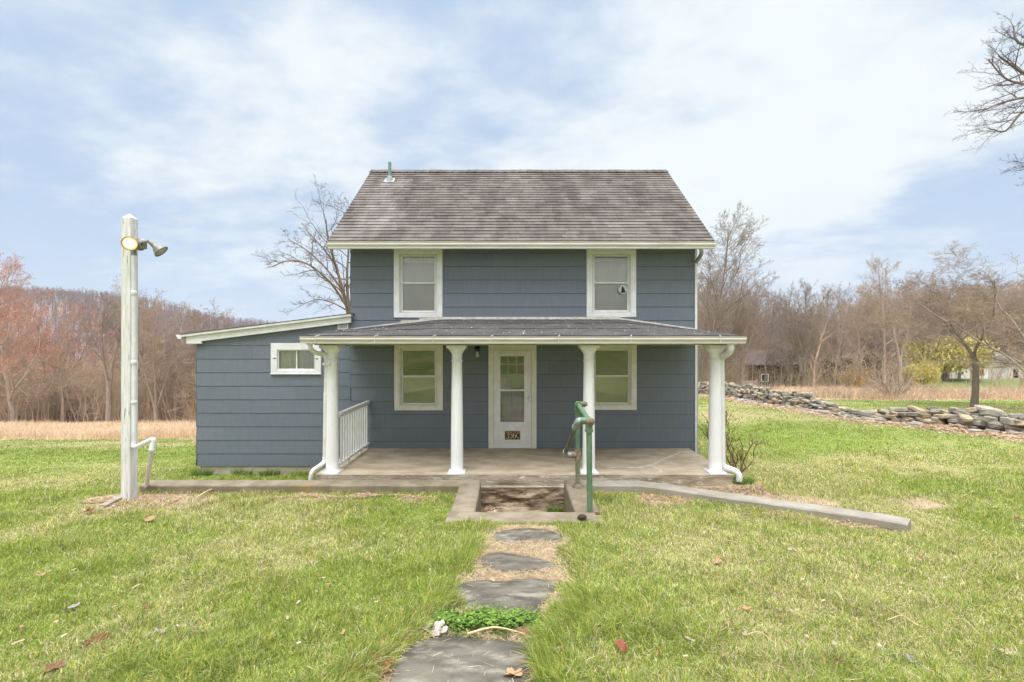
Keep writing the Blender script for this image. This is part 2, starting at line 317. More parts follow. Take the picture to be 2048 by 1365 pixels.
def terrain_color(X, Y):
    s = lawn_cols(X, Y)[..., None]; n = fbm(X*3, Y*3, 3)[..., None]
    g = G1*(1-n)+G2*n; c = g*(1-.75*s)+ST*.75*s
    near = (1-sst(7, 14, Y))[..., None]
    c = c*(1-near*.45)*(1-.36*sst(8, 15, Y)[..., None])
    dry, wood, beyond = region(X, Y)
    c = c*(1-dry[..., None])+TAN*(.85+.3*n)*dry[..., None]
    c = c*(1-wood[..., None])+LITTER*wood[..., None]
    c = np.where(beyond[..., None], np.array((.17,.205,.07)), c)
    # trodden straw round the stepping stones
    pw = (1-sst(.33, .46, np.abs(X-path_x(Y))))*(Y < 5.75)*(Y > 0)
    c = c*(1-pw[..., None])+np.array((.34,.25,.16))*(.6+.8*n)*pw[..., None]
    # bare soil by the kerbs, the post and the foot of the stone wall
    d1 = (1-sst(.15, .5, np.abs(Y-7.05+.05*fbm(X*3, Y*3, 2))))*sst(.40, .6, fbm(X*1.3+70, Y*1.3, 3))*(np.abs(X) < 6.5)
    d1 = np.maximum(d1, (1-sst(.4, .9, np.hypot((X+5.3)*.6, Y-6.75)))*.9)
    d1 = np.maximum(d1, ((X > 2.4) & (X < 4.4) & (Y > 7.15) & (Y < 7.9))*.9)
    wx = wall_x(Y); dw = np.abs(X-wx+.5)
    d1 = np.maximum(d1, (1-sst(.5, 1.6, dw+(n[..., 0]-.5)))*(Y > 10)*(Y < 45)*.85)
    return c*(1-d1[..., None])+(DIRT*1.25)*(.7+.6*n)*d1[..., None]
def wall_x(Y): return np.interp(Y, [9, 13.6, 17, 21.2, 25, 34, 45], [15.7, 15.2, 13.95, 14.0, 13.95, 14.1, 14.3])
def axis(segs):
    out = []
    for a, b, s in segs: out += list(np.arange(a, b, s))
    return np.array(out+[segs[-1][1]])
gx_ = axis([(-500, -100, 20), (-100, -40, 4), (-40, -12, .8), (-12, -7, .3), (-7, 6, .09), (6, 24, .4), (24, 50, 1.2), (50, 120, 5), (120, 500, 20)])
gy_ = axis([(-120, -30, 6), (-30, 0, 1), (0, 2, .25), (2, 8.4, .09), (8.4, 24, .4), (24, 60, 1.2), (60, 120, 5), (120, 520, 20)])
GX, GY = np.meshgrid(gx_, gy_); GZ = ground(GX, GY)
V = np.stack([GX, GY, GZ], -1).reshape(-1, 3); nx = len(gx_); ny = len(gy_)
idx = np.arange(nx*ny).reshape(ny, nx); Fq = np.stack([idx[:-1, :-1], idx[:-1, 1:], idx[1:, 1:], idx[1:, :-1]], -1).reshape(-1, 4)
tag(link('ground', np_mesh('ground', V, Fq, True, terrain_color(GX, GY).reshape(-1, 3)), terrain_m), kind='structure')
# ------------------------------------------------------------ hills
hill_m = mat('bare_wooded_hill', (.19,.14,.135), (.25,.19,.18), 1, .06, 9, 0, spec=0, c3=(.145,.11,.125), s3=.02, f3=(.45,.65))
hill2_m = mat('brown_wooded_slope', (.24,.18,.14), (.30,.23,.175), 1, .12, 9, 0, spec=0, c3=(.20,.15,.13), s3=.05, f3=(.45,.65))
def hill(name, prof, Y0, Y1, zb, m, nxx=420, nyy=46, rough=2.2, fs=.16):
    xs = np.linspace(prof[0][0], prof[-1][0], nxx); ys = np.linspace(Y0, Y1, nyy)
    X, Y = np.meshgrid(xs, ys); t = (Y-Y0)/(Y1-Y0)
    top = np.interp(X, [p[0] for p in prof], [p[1] for p in prof])
    Z = zb+(top-zb)*np.sin(t*math.pi/2)+rough*(fbm(X*fs, Y*fs, 4)-.5)*np.clip(t*3, 0, 1)+rough*.6*(vnoise(X*fs*5, Y*fs*5)-.5)
    X = X*(1+.0*t)
    idx = np.arange(X.size).reshape(X.shape); Fq = np.stack([idx[:-1, :-1], idx[:-1, 1:], idx[1:, 1:], idx[1:, :-1]], -1).reshape(-1, 4)
    return tag(link(name, np_mesh(name, np.stack([X, Y, Z], -1).reshape(-1, 3), Fq, False), m), kind='structure')
def far_wood(prof, Y0, Y1, zb, n, h, rad, seed, m, label, rough, fs, wx):
    r = np.random.RandomState(seed); X = r.uniform(wx[0], wx[1], n); Y = Y0+(Y1-Y0)*r.rand(n)**.8; t = (Y-Y0)/(Y1-Y0); top = np.interp(X, [p[0] for p in prof], [p[1] for p in prof])
    Z = zb+(top-zb)*np.sin(t*math.pi/2)+rough*(fbm(X*fs, Y*fs, 4)-.5)*np.clip(t*3, 0, 1); ch = []
    for x, y, z in zip(X, Y, Z):
        hh = h*r.uniform(.7, 1.3); ch.append(([(x, y, z-.5), (x+r.randn()*.2, y, z+hh*.5), (x+r.randn()*.4, y, z+hh)], [rad*1.5, rad, rad*.4]))
        for k in range(9):
            q = r.uniform(.35, .95); a = r.uniform(0, 6.28); l = hh*.32*(1.25-q); ch.append(([(x, y, z+hh*q), (x+math.cos(a)*l*.6, y+math.sin(a)*l*.6, z+hh*q+l*.5), (x+math.cos(a)*l, y+math.sin(a)*l, z+hh*q+l*1.1)], [rad*.6, rad*.4, rad*.2]))
    FARW.append((ch, m, label))
FARW = []
def hp(px, py, Y): v = at(px, py, Y); return (v.x, v.z)
HPA = [hp(-900, 660, 400), hp(-400, 622, 400), hp(0, 598, 400), hp(120, 600, 400), hp(230, 606, 400), hp(290, 613, 400), hp(350, 625, 400), hp(420, 644, 400), hp(500, 658, 400), hp(620, 674, 400), hp(800, 680, 400), hp(1024, 668, 400), hp(1500, 665, 400)]
hill('hill', HPA, 150, 400, -14, hill_m, rough=3.2, fs=.12)
HPB = [hp(1100, 715, 170), hp(1400, 695, 170), hp(1560, 690, 170), hp(1640, 684, 170), hp(1700, 664, 170), hp(1760, 650, 170), hp(1900, 634, 170), hp(2048, 612, 170), hp(2400, 540, 170), hp(3000, 560, 170)]
hill('hill', HPB, 84, 170, -7, hill2_m, rough=2.6, fs=.3)
far_wood(HPA, 150, 400, -14, 5000, 8, .16, 5, mat('purple_brown_far_twigs', (.25,.185,.175), (.20,.145,.14), .95, .1, 3, 0, spec=0), 'distant bare forest covering the hill on the left', 3.2, .12, (-470, -120))
far_wood(HPB, 84, 170, -7, 3200, 9, .07, 6, mat('brown_far_twigs', (.38,.29,.23), (.30,.23,.18), .95, .1, 3, 0, spec=0), 'distant bare forest covering the slope on the right', 2.6, .3, (38, 215))
# ------------------------------------------------------------ house
WY = 9.84; XL, XR = -3.49, 3.96; YB = 14.75
house = empty('house', (0.24, WY, 0), 'two storey slate blue house with brown shingle roof and white columned porch', 'house')
def panels(mb, x0, x1, lines, Y, zclip_lo, top, holes, seed, n=(0,-1)):
    """siding shingles in courses; top(x) limits them; n = outward direction for a wall along x"""
    r = random.Random(seed); pw = 1.22
    for k in range(len(lines)-1):
        za, zb = lines[k], lines[k+1]
        if zb <= zclip_lo: continue
        za = max(za, zclip_lo)
        off = ((k*5) % 4)*pw/4+r.uniform(-.02, .02)
        x = x0-off
        while x < x1:
            a, b = max(x, x0), min(x+pw, x1); x += pw
            if b-a < .01: continue
            sh = r.uniform(.955, 1.045); mb.cc = (sh, sh*r.uniform(.995, 1.005), sh*r.uniform(.99, 1.01)); tilt = r.uniform(.0075, .009)
            g = .0013 if r.random() < .38 else .0002
            rects = [(a+g, b-g, za+.0028, zb-.0034)]
            for (hx0, hx1, hz0, hz1) in holes:
                nr = []
                for (p, q, s, t) in rects:
                    if q <= hx0 or p >= hx1 or t <= hz0 or s >= hz1: nr.append((p, q, s, t)); continue
                    if s < hz0: nr.append((p, q, s, hz0))
                    if t > hz1: nr.append((p, q, hz1, t))
                    s2, t2 = max(s, hz0), min(t, hz1)
                    if p < hx0: nr.append((p, hx0, s2, t2))
                    if q > hx1: nr.append((hx1, q, s2, t2))
                rects = nr
            for (p, q, s, t) in rects:
                t0, t1 = min(t, top(p)), min(t, top(q))
                if t0 <= s and t1 <= s: continue
                t0, t1 = max(t0, s+.001), max(t1, s+.001)
                H = zb-lines[k]; yo = lambda z: Y-.004-tilt*(1-(z-lines[k])/H)
                mb.add([(p, yo(s), s), (q, yo(s), s), (q, yo(t1), t1), (p, yo(t0), t0), (p, Y+.02, s), (q, Y+.02, s)],
                       [(0,1,2,3), (4,5,1,0)] if s <= za+.004 else [(0,1,2,3)])
    mb.cc = (1,1,1)
WIN = [(-2.55,-1.50,2.82,4.32), (1.61,2.68,2.83,4.32), (-2.54,-1.49,.82,2.285), (1.63,2.69,.83,2.285)]
DOOR = (-.508,.53,0,2.24)
SOFF = 4.33
Lm = [EZ+(685-533.6)/92.5-.291*(14-k) for k in range(26)]
mb = MB()
panels(mb, XL, XR, Lm, WY, -.32, lambda x: SOFF, [(a+.05, b-.05, c+.05, d-.05) for a, b, c, d in WIN]+[(DOOR[0]+.05, DOOR[1]-.05, -1, DOOR[3]-.05)], 1)
# backing walls (sheathing) as slabs between openings, side and back walls, gables
gapshade_m = mat('sheathing_with_gap_shade', (.035,.04,.05), (.045,.05,.06), .9, 9)  # lap shadow put into the backing colour so courses show as dark lines
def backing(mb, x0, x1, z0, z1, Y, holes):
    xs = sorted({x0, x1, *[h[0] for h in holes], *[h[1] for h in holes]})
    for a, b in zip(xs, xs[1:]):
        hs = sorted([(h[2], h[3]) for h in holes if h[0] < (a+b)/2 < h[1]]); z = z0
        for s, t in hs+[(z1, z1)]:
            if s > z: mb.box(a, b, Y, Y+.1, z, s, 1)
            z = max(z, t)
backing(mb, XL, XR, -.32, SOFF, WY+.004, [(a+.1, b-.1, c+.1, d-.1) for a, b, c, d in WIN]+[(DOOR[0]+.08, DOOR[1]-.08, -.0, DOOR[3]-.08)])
RY = 12.3; RZ = 6.93; EY = 9.40; ESZ = 4.385
for X, s in ((XL, 1), (XR, -1)):
    mb.prism([(X, WY+.11, -.32), (X, YB, -.32), (X, YB, SOFF+.1), (X, RY, RZ-.12), (X, WY+.11, SOFF+.05)], (s*.1, 0, 0))
mb.box(XL+.11, XR-.11, YB-.1, YB-.001, -.32, SOFF)
wall = mb.build('wall', [siding_m, gapshade_m], house)
# side siding courses on both gable walls
for X, s in ((XL, -1), (XR, 1)):
    mb = MB(); r = random.Random(5)
    for k in range(len(Lm)-1):
        y = WY-(k % 2)*.3
        while y < YB:
            a, b = max(y, WY-.01), min(y+.61, YB); y += .61
            zt = lambda yy: min(SOFF+(yy-WY)*.9, SOFF+(YB-yy)*.9)-.02
            if Lm[k] > min(zt(a), zt(b)): continue
            t0, t1 = min(Lm[k+1], zt(a)), min(Lm[k+1], zt(b)); z0 = max(Lm[k], -.3)
            if t0 <= z0 or t1 <= z0: continue
            sh = r.uniform(.96, 1.04); mb.cc = (sh,)*3
            mb.add([(X+s*.014, a+.001, z0), (X+s*.014, b-.001, z0), (X+s*.004, b-.001, t1), (X+s*.004, a+.001, t0)], [(0,1,2,3) if s > 0 else (3,2,1,0)])
    mb.build('side_siding', siding_m, house)
mb = MB(); mb.box(XL+.004, XR-.004, WY+.006, YB-.006, -1.6, -.325); mb.build('foundation', found_m, house)
mb = MB(); mb.rbox(XR-.012, XR+.035, WY-.03, WY+.06, -.32, SOFF, .004); mb.build('corner_board', white_m, house)
# main roof: shingle courses
mb = MB(); r = random.Random(11)
ex0, ex1 = -3.80, 4.18
sl = Vector((0, RY-EY, RZ-ESZ)); SLN = sl.length; sl.normalize(); nrm = Vector((0, -sl.z, sl.y))
ncr = 27; ce = SLN/ncr
for side in (0, 1):
    base = Vector((0, EY, ESZ)) if side == 0 else Vector((0, 2*RY-EY, ESZ)); s_ = sl if side == 0 else Vector((0, -sl.y, sl.z)); n_ = nrm if side == 0 else Vector((0, sl.z, sl.y))
    for k in range(ncr):
        x = ex0-r.uniform(0, .3); rowj = r.uniform(-.004, .004)
        while x < ex1:
            w = .305+r.uniform(-.006, .006); a, b = max(x, ex0), min(x+w, ex1); x += w
            if b-a < .004: continue
            v = r.uniform(.80, 1.15)
            # pale wash below the vent pipe, darker streaks elsewhere
            cx = (a+b)/2; tt = k/ncr
            wash = 1.5*math.exp(-((cx+3.0)/(.28+.35*(1-tt)))**2)*(1 if .1 < tt < .84 else .25)*(.9 if side == 0 else 0)
            v *= 1+.42*wash
            mb.cc = (v*(1+r.uniform(-.02, .03)), v, v*(1+.02*r.uniform(-1, 1)+.03*wash))
            lo = k*ce-.012+rowj+r.uniform(-.003, .003); hi = (k+1)*ce+.01
            P = lambda xx, d, h: tuple(Vector((xx, 0, 0))+base+s_*d+n_*h)
            th = .017+r.uniform(0, .006)
            fs = [(0,1,2,3), (4,5,1,0), (4,0,3,), (1,5,2)]
            mb.add([P(a+.0015, lo, th), P(b-.0015, lo, th), P(b-.0015, hi, .002), P(a+.0015, hi, .002), P(a+.0015, lo, .0), P(b-.0015, lo, .0)], fs if side == 0 else [f[::-1] for f in fs])
mb.cc = (1,1,1)
roof = mb.build('roof', shingle_m, house)
mb = MB()
for side in (0, 1):
    y0 = EY+.02 if side == 0 else 2*RY-EY-.02
    mb.prism([(ex0+.01, y0, ESZ+.012), (ex0+.01, RY, RZ-.008), (ex0+.01, RY, RZ-.16), (ex0+.01, y0, ESZ-.14)], (ex1-ex0-.02, 0, 0))
mb.build('roof_deck', cream_m, roof)
mb = MB(); x = ex0-.01; k = 0
while x < ex1:
    b = min(x+.24, ex1); v = r.uniform(.9, 1.15); mb.cc = (v*.95, v, v*1.0); lift = .03+.004*math.sin(k)
    mb.add([(x, RY-.16, RZ-.115+lift), (b, RY-.16, RZ-.115+lift-.008), (b, RY, RZ+lift-.008), (x, RY, RZ+lift), (x, RY+.16, RZ-.115+lift), (b, RY+.16, RZ-.115+lift-.008)], [(0,1,2,3), (3,2,5,4)])
    mb.add([(x, RY-.16, RZ-.115+lift), (x, RY, RZ+lift), (x, RY, RZ+lift-.02), (x, RY-.16, RZ-.135+lift)], [(0,1,2,3)])
    mb.add([(x, RY-.16, RZ-.115+lift), (b, RY-.16, RZ-.115+lift-.008), (b, RY-.16, RZ-.14+lift), (x, RY-.16, RZ-.14+lift)], [(3,2,1,0)])
    x += .2; k += 1
mb.cc = (1,1,1); mb.build('ridge_cap', shingle_m, roof)
# vent pipe through the roof
vy = EY+.82*(RY-EY); vz = ESZ+.82*(RZ-ESZ); vx = (779.5-1024)/F*vy
mb = MB(); mb.tube([(vx, vy, vz-.05), (vx, vy, EZ+(685-325)/F*vy)], .042, 14)
mb.lathe((vx, vy, vz), [(.045,.12),(.06,.10),(.075,.02),(.10,-.06)], 14, 1)
mb.add([tuple(Vector((vx, vy, vz))+Vector((sx, 0, 0))+sl*q+nrm*.022) for sx, q in ((-.14,-.14),(.14,-.14),(.12,.12),(-.12,.12))], [(0,1,2,3)], 1)
mb.build('vent_pipe', [ventpipe_m, galv_m], roof)
def gutter(name, x0, x1, Yf, zt, h, d, m, parent, hangers=(), endcaps=True):
    mb = MB()
    # K-style profile (y, z), open at top
    pr = [(Yf, zt), (Yf+.004, zt-.014), (Yf+.012, zt-.016), (Yf+.004, zt-h*.42), (Yf+.022, zt-h*.62), (Yf+.03, zt-h*.78), (Yf+.03, zt-h), (Yf+d, zt-h), (Yf+d, zt), (Yf+d-.006, zt), (Yf+d-.006, zt-h+.006), (Yf+.036, zt-h+.006), (Yf+.036, zt-h*.6), (Yf+.012, zt-h*.4), (Yf+.012, zt)]
    mb.prism([(x0, y, z) for y, z in pr], (x1-x0, 0, 0))
    if endcaps:
        for xx in (x0-.003, x1-.001): mb.prism([(xx, y, z) for y, z in pr[:9]], (.004, 0, 0))
    g = mb.build(name, m, parent)
    for hx in hangers:
        mb = MB(); mb.rbox(hx-.006, hx+.006, Yf-.004, Yf+.0, zt-h*.95, zt+.006, .002)
        mb.prism([(hx-.007, Yf-.004, zt+.002), (hx+.007, Yf-.004, zt+.002), (hx+.040, Yf+d+.0, zt+.022), (hx+.026, Yf+d+.0, zt+.022)], (0, 0, .005))
        mb.build('gutter_hanger', m, g)
    return g
gutter('gutter', -3.77, 4.16, 9.28, EZ+(685-483.5)/F*9.28, .135, .11, gutter_m, house)
mb = MB(); mb.box(ex0+.03, ex1-.03, 9.395, 9.415, ESZ-.15, ESZ-.003); mb.box(ex0+.03, ex1-.03, 9.416, WY+.1, SOFF-.005, SOFF+.012); mb.build('fascia', cream_m, house)
for sx in (ex0+.004, ex1-.026):     # rake boards
    mb = MB()
    for side in (0, 1):
        y0 = EY+.0 if side == 0 else 2*RY-EY
        mb.prism([(sx, y0, ESZ+.006), (sx, RY, RZ-.012), (sx, RY, RZ-.15), (sx, y0, ESZ-.13)], (.022, 0, 0))
    mb.build('rake_board', white_m, house)
# windows
def window(x0, x1, z0, z1, kind, trim=white_m, label=None):
    Y = WY; mb = MB(); w = .118; p = .032
    mb.rbox(x0, x0+w, Y-p, Y+.02, z0, z1); mb.rbox(x1-w, x1, Y-p, Y+.02, z0, z1)
    mb.rbox(x0+w, x1-w, Y-p+.002, Y+.02, z1-w*1.05, z1-.001); mb.rbox(x0+w, x1-w, Y-p+.002, Y+.02, z0, z0+w*.78)
    # jamb liners
    a, b, c, d = x0+w, x1-w, z0+w*.78, z1-w*1.05
    mb.box(a, a+.012, Y+.02, Y+.1, c, d); mb.box(b-.012, b, Y+.02, Y+.1, c, d); mb.box(a, b, Y+.021, Y+.1, c-.001, c+.018); mb.box(a, b, Y+.021, Y+.1, d-.012, d+.001)
    win = mb.build('window', trim, house)
    if label: win['label'] = label
    # storm frame
    mb = MB(); s = .028; mm = (c+d)/2+.005; yf = Y-.012
    mb.rbox(a, a+s, yf, yf+.03, c, d, .004); mb.rbox(b-s, b, yf, yf+.03, c, d, .004); mb.rbox(a+s, b-s, yf, yf+.03, d-s, d, .004); mb.rbox(a+s, b-s, yf, yf+.03, c, c+s*1.2, .004)
    mb.build('storm_frame', alu_m, win)
    a += s; b -= s; c += s*1.2; d -= s
    mb = MB(); q = .035
    for (s0, s1, yy) in ((mm, d, Y+.008), (c, mm+.012, Y+.022)):
        mb.rbox(a, a+q, yy, yy+.022, s0, s1, .004); mb.rbox(b-q, b, yy, yy+.022, s0, s1, .004)
        mb.rbox(a+q, b-q, yy-.004, yy+.024, s0-.002, s0+q*.9, .004); mb.rbox(a+q, b-q, yy, yy+.022, s1-q*.7, s1, .004)
    mb.build('sash', white_m if kind != 'low' else cream_m, win)
    gm = glass_m if kind in ('up', 'upr') else porchglass_m
    mb = MB(); mb.box(a+q-.005, b-q+.005, Y+.019, Y+.022, mm+q*.8, d-q*.6); o = mb.build('pane', gm, win)
    mb = MB(); mb.box(a+q-.005, b-q+.005, Y+.034, Y+.037, c+q*.8, mm-.01); mb.build('pane', darkglass_m if kind in ('up', 'upr') else gm, win)
    # blind
    mb = MB(); rr = random.Random(int(x0*100)); z = d
    if kind in ('up', 'upr'):
        zb_ = c+.0
        while z > zb_:
            mb.add([(a, Y+.075, z), (b, Y+.075, z), (b, Y+.058, z-.021), (a, Y+.058, z-.021)], [(3,2,1,0)]); z -= .0235
        for xx in (a+.12, (a+b)/2, b-.12): mb.box(xx-.002, xx+.002, Y+.053, Y+.056, c, d)
        mb.build('blind', blind_m, win)
        if kind == 'up':
            mb = MB(); n = 28
            for k in range(n):
                xa = a+(b-a)*k/n; xb = a+(b-a)*(k+1)/n; dz_ = .15+.10*rr.random()
                mb.add([(xa, Y+.048+.006*math.sin(k*1.7), d), (xb, Y+.048+.006*math.sin((k+1)*1.7), d), (xb, Y+.048+.006*math.sin((k+1)*1.7), d-.16), (xa, Y+.048+.006*math.sin(k*1.7), d-.16)], [(3,2,1,0)], 0, True)
            mb.build('valance', curtain_m, win)
    else:
        mb.box(a, b, Y+.07, Y+.074, c, mm+.02); mb.build('shade', shade_m, win)
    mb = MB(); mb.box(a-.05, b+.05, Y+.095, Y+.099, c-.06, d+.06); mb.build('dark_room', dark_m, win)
    return win, (a, b, c, d)
w1, _ = window(*WIN[0], 'up', label='upper window with short gathered valance over its blind')
w2, bx = window(*WIN[1], 'upr', label='upper window with a round sticker on its lower sash')
window(*WIN[2], 'low', cream_m, 'porch window left of the door'); window(*WIN[3], 'low', cream_m, 'porch window right of the door')
# round sticker with a dark silhouette
scx, scz, sr = (1245.5-1024)/92.5, EZ+(685-579.5)/92.5, .096
mb = MB(); n = 32; yy = WY-.016
mb.lathe((scx, yy, scz), [(.001,.0035),(sr*.9,.0035),(sr,.001),(sr,-.002)], n, 0, (0,-1,0), False)
fig = [(-.055,-.06),(-.03,-.075),(.045,-.07),(.055,-.03),(.03,-.01),(.035,.02),(.01,.03),(.015,.055),(-.01,.068),(-.028,.045),(-.02,.025),(-.04,.0),(-.025,-.01),(-.035,-.04)]
mb.prism([(scx+p, yy-.005, scz+q) for p, q in fig], (0, .001, 0), 1)
mb.build('sticker', [mat('pale_sticker', (.50,.54,.56), (.40,.44,.46), .4, 20), black_m], w2)
# door
mb = MB(); x0, x1, z0, z1 = DOOR; Y = WY; w = .114
mb.rbox(x0, x0+w, Y-.035, Y+.02, 0, z1); mb.rbox(x1-w, x1, Y-.035, Y+.02, 0, z1); mb.rbox(x0+w, x1-w, Y-.033, Y+.02, z1-.13, z1-.001); mb.rbox(x0+w, x1-w, Y-.03, Y+.1, 0.002, .03)
dframe = mb.build('door_casing', cream_m, house)
a, b, c, d = x0+w+.004, x1-w-.004, .034, z1-.134
gA = (-.262, .272, .56, 2.0)
mb = MB(); yf = Y-.022
mb.rbox(a, gA[0], yf, yf+.032, c, d, .004); mb.rbox(gA[1], b, yf, yf+.032, c, d, .004); mb.rbox(gA[0], gA[1], yf+.001, yf+.032, gA[3], d-.001, .004); mb.rbox(gA[0], gA[1], yf+.001, yf+.032, c+.001, gA[2], .004)
mb.rbox(-.31, .33, yf-.012, yf+.001, .13, .45, .008); mb.rbox(-.285, .305, yf-.017, yf-.010, .155, .425, .006)
mb.rbox(gA[0]-.05, gA[1]+.05, yf-.008, yf+.001, .50, .525, .003); mb.rbox(gA[0]-.05, gA[1]+.05, yf-.008, yf+.001, 2.025, 2.05, .003)
mb.box(a+.01, b-.01, yf+.004, yf+.02, .02, .036)
door = mb.build('door', white_m, house)
mb = MB(); g = gA
for q in ((g[0]-.012, g[0]+.012, g[2]-.01, g[3]+.01), (g[1]-.012, g[1]+.012, g[2]-.01, g[3]+.01)): mb.rbox(q[0], q[1], yf-.006, yf+.01, q[2], q[3], .003)
for q in ((g[0]+.012, g[1]-.012, g[2]-.012, g[2]+.012), (g[0]+.012, g[1]-.012, g[3]-.012, g[3]+.012)): mb.rbox(q[0], q[1], yf-.0055, yf+.01, q[2], q[3], .003)
mb.rbox(g[0]+.01, g[1]-.01, yf-.002, yf+.014, 1.235, 1.275, .003)
mb.build('glass_frame', white_m, door)
mb = MB(); mb.box(g[0], g[1], yf+.014, yf+.018, g[2], g[3]); mb.build('glass', glass_m, door)
# inner door seen through the glass
mb = MB(); yi = Y+.07
lx = [-.262+.0, -.26+.165, .02-.03, .115, .272]
mb.box(-.36, .38, yi, yi+.03, .04, 1.60); mb.box(-.36, .38, yi+.001, yi+.03, 1.985, 2.1)
mb.box(-.36, -.262, yi+.001, yi+.03, 1.6, 1.985); mb.box(.272, .38, yi+.001, yi+.03, 1.6, 1.985)
for xx in (-.085, .100): mb.box(xx-.012, xx+.012, yi, yi+.03, 1.6, 1.985)
mb.box(-.262, .272, yi+.0015, yi+.028, 1.80, 1.824)
for (p0, p1) in ((-.22, -.01), (.03, .235)): mb.rbox(p0, p1, yi-.008, yi+.001, .25, 1.45, .012)
mb.build('inner_door', innerdoor_m, dframe)
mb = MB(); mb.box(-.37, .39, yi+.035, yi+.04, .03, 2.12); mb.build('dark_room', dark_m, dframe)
# handle
mb = MB(); mb.rbox(.345, .375, yf-.012, yf+.001, 1.02, 1.14, .004); mb.tube([(.36, yf-.012, 1.085), (.36, yf-.045, 1.085), (.25, yf-.05, 1.08)], .007, 8)
mb.build('handle', alu_m, door)
# number plate reading 356C
mb = MB(); px0, px1, pz0, pz1 = -.163, .183, .188, .388; yp = yf-.030
mb.rbox(px0, px1, yp, yf-.016, pz0, pz1, .006, 1); mb.rbox(px0+.013, px1-.013, yp-.003, yp+.003, pz0+.013, pz1-.013, .002, 0)
def stroke(mb, pts, ws, ox, oz, sc_, y):
    P = smoothpath([(p[0], 0, p[1]) for p in pts], 5); W = .92*np.maximum(.07, np.interp(np.linspace(0, 1, len(P)), np.linspace(0, 1, len(ws)), ws))
    Lf, Rt = [], []
    for i, p in enumerate(P):
        t = (P[min(i+1, len(P)-1)]-P[max(i-1, 0)]).normalized(); nn = Vector((-t.z, 0, t.x))
        for lst, s in ((Lf, 1), (Rt, -1)):
            q = p+nn*s*W[i]/2; lst.append((ox+q.x*sc_*.86, y, oz+q.z*sc_))
    V = Lf+Rt; n = len(P); mb.add(V, [(i, i+1, n+i+1, n+i) for i in range(n-1)], 1); mb.add([(x, y-.0005, z) for x, y, z in V], [(n+i, n+i+1, i+1, i) for i in range(n-1)], 1)
GL = {'3': [([(.06,.80),(.13,.95),(.30,1.0),(.47,.93),(.50,.76),(.40,.60),(.22,.54)], [.13,.06,.04,.12,.17,.10,.05]), ([(.22,.54),(.42,.50),(.56,.36),(.56,.18),(.42,.02),(.20,.0),(.05,.10),(.05,.22)], [.04,.07,.17,.18,.08,.04,.08,.15])],
      '5': [([(.12,.96),(.30,.92),(.52,.95)], [.06,.14,.10]), ([(.12,.97),(.10,.75),(.09,.54)], [.05,.05,.05]), ([(.09,.54),(.26,.62),(.46,.56),(.56,.36),(.50,.12),(.30,.0),(.12,.04),(.04,.18)], [.04,.05,.12,.18,.14,.04,.06,.15])],
      '6': [([(.52,.88),(.40,.99),(.24,.95),(.12,.76),(.07,.45),(.12,.14),(.30,.0),(.48,.10),(.55,.30),(.46,.52),(.30,.58),(.14,.48)], [.13,.05,.06,.13,.18,.14,.04,.10,.17,.11,.04,.04])],
      'C': [([(.62,.76),(.56,.92),(.42,1.0),(.22,.92),(.09,.70),(.07,.45),(.14,.18),(.32,.01),(.45,.02),(.57,.12)], [.05,.05,.05,.08,.15,.17,.12,.05,.03,.03]), ([(.60,.96),(.60,.74)], [.04,.05])]}
hh = .132; xx = -.136
for ch in '356C':
    for pts, ws in GL[ch]: stroke(mb, pts, [w_*.95 for w_ in ws], xx, pz0+.038, hh, yp-.0045)
    xx += .0755
mb.build('number_plate', [plate_m, gold_m], door)
# porch lamp
lx_, lz_ = -.745, EZ+(685-700)/92.5
mb = MB(); mb.lathe((lx_, WY-.012, lz_+.02), [(.001,.07),(.035,.065),(.055,.03),(.062,.0)], 18, 0, (0,-1,0)); mb.lathe((lx_, WY-.06, lz_), [(.03,.04),(.03,-.03),(.018,-.04)], 16, 0)
pl = mb.build('porch_light', black_m, house)
mb = MB(); mb.lathe((lx_, WY-.06, lz_-.04), [(.018,.0),(.02,-.03),(.034,-.06),(.037,-.085),(.028,-.108),(.012,-.118),(.001,-.12)], 16, 0); mb.build('bulb', bulb_m, pl)
# ------------------------------------------------------------ porch
mb = MB(); sx0, sx1, sy = -3.40, 3.82, 7.86
def rough_slab(mb, x0, x1, y0, y1, z0, z1, n=120, amp=.012, seed=3):
    # slab whose front face is broken and uneven
    r_ = np.random.RandomState(seed); xs = np.linspace(x0, x1, n); nz = 6; V = []
    for j in range(nz+1):
        z = z1+(z0-z1)*j/nz
        off = (fbm(xs*1.3+seed, np.full(n, z*9.), 4)-.5)*amp*4*(1 if j > 0 else .25)
        zz_ = np.full(n, z)+((fbm(xs*2+9, xs*0+seed, 4)-.5)*amp*1.5 if 0 < j < nz else 0)
        V += [(x, y0+o+(.0 if j else .004), q) for x, o, q in zip(xs, off, zz_)]
    Fs = [(j*n+i+1, j*n+i, (j+1)*n+i, (j+1)*n+i+1) for j in range(nz) for i in range(n-1)]
    mb.add(V, Fs, 1); b = [(x, y1, z1) for x in xs]; mb.add(V[:n]+b, [(i, i+1, n+i+1, n+i) for i in range(n-1)], 0)
    for i in (0, n-1):
        col = [V[j*n+i] for j in range(nz+1)]+[(V[i][0], y1, z0), (V[i][0], y1, z1)]; mb.add(col, [tuple(range(len(col)))], 1)
rough_slab(mb, sx0, sx1, sy, WY-.02, -.27, 0)
slab = mb.build('porch_slab', [concrete_m, slabface_m], house)
mb = MB(); rr = random.Random(4)
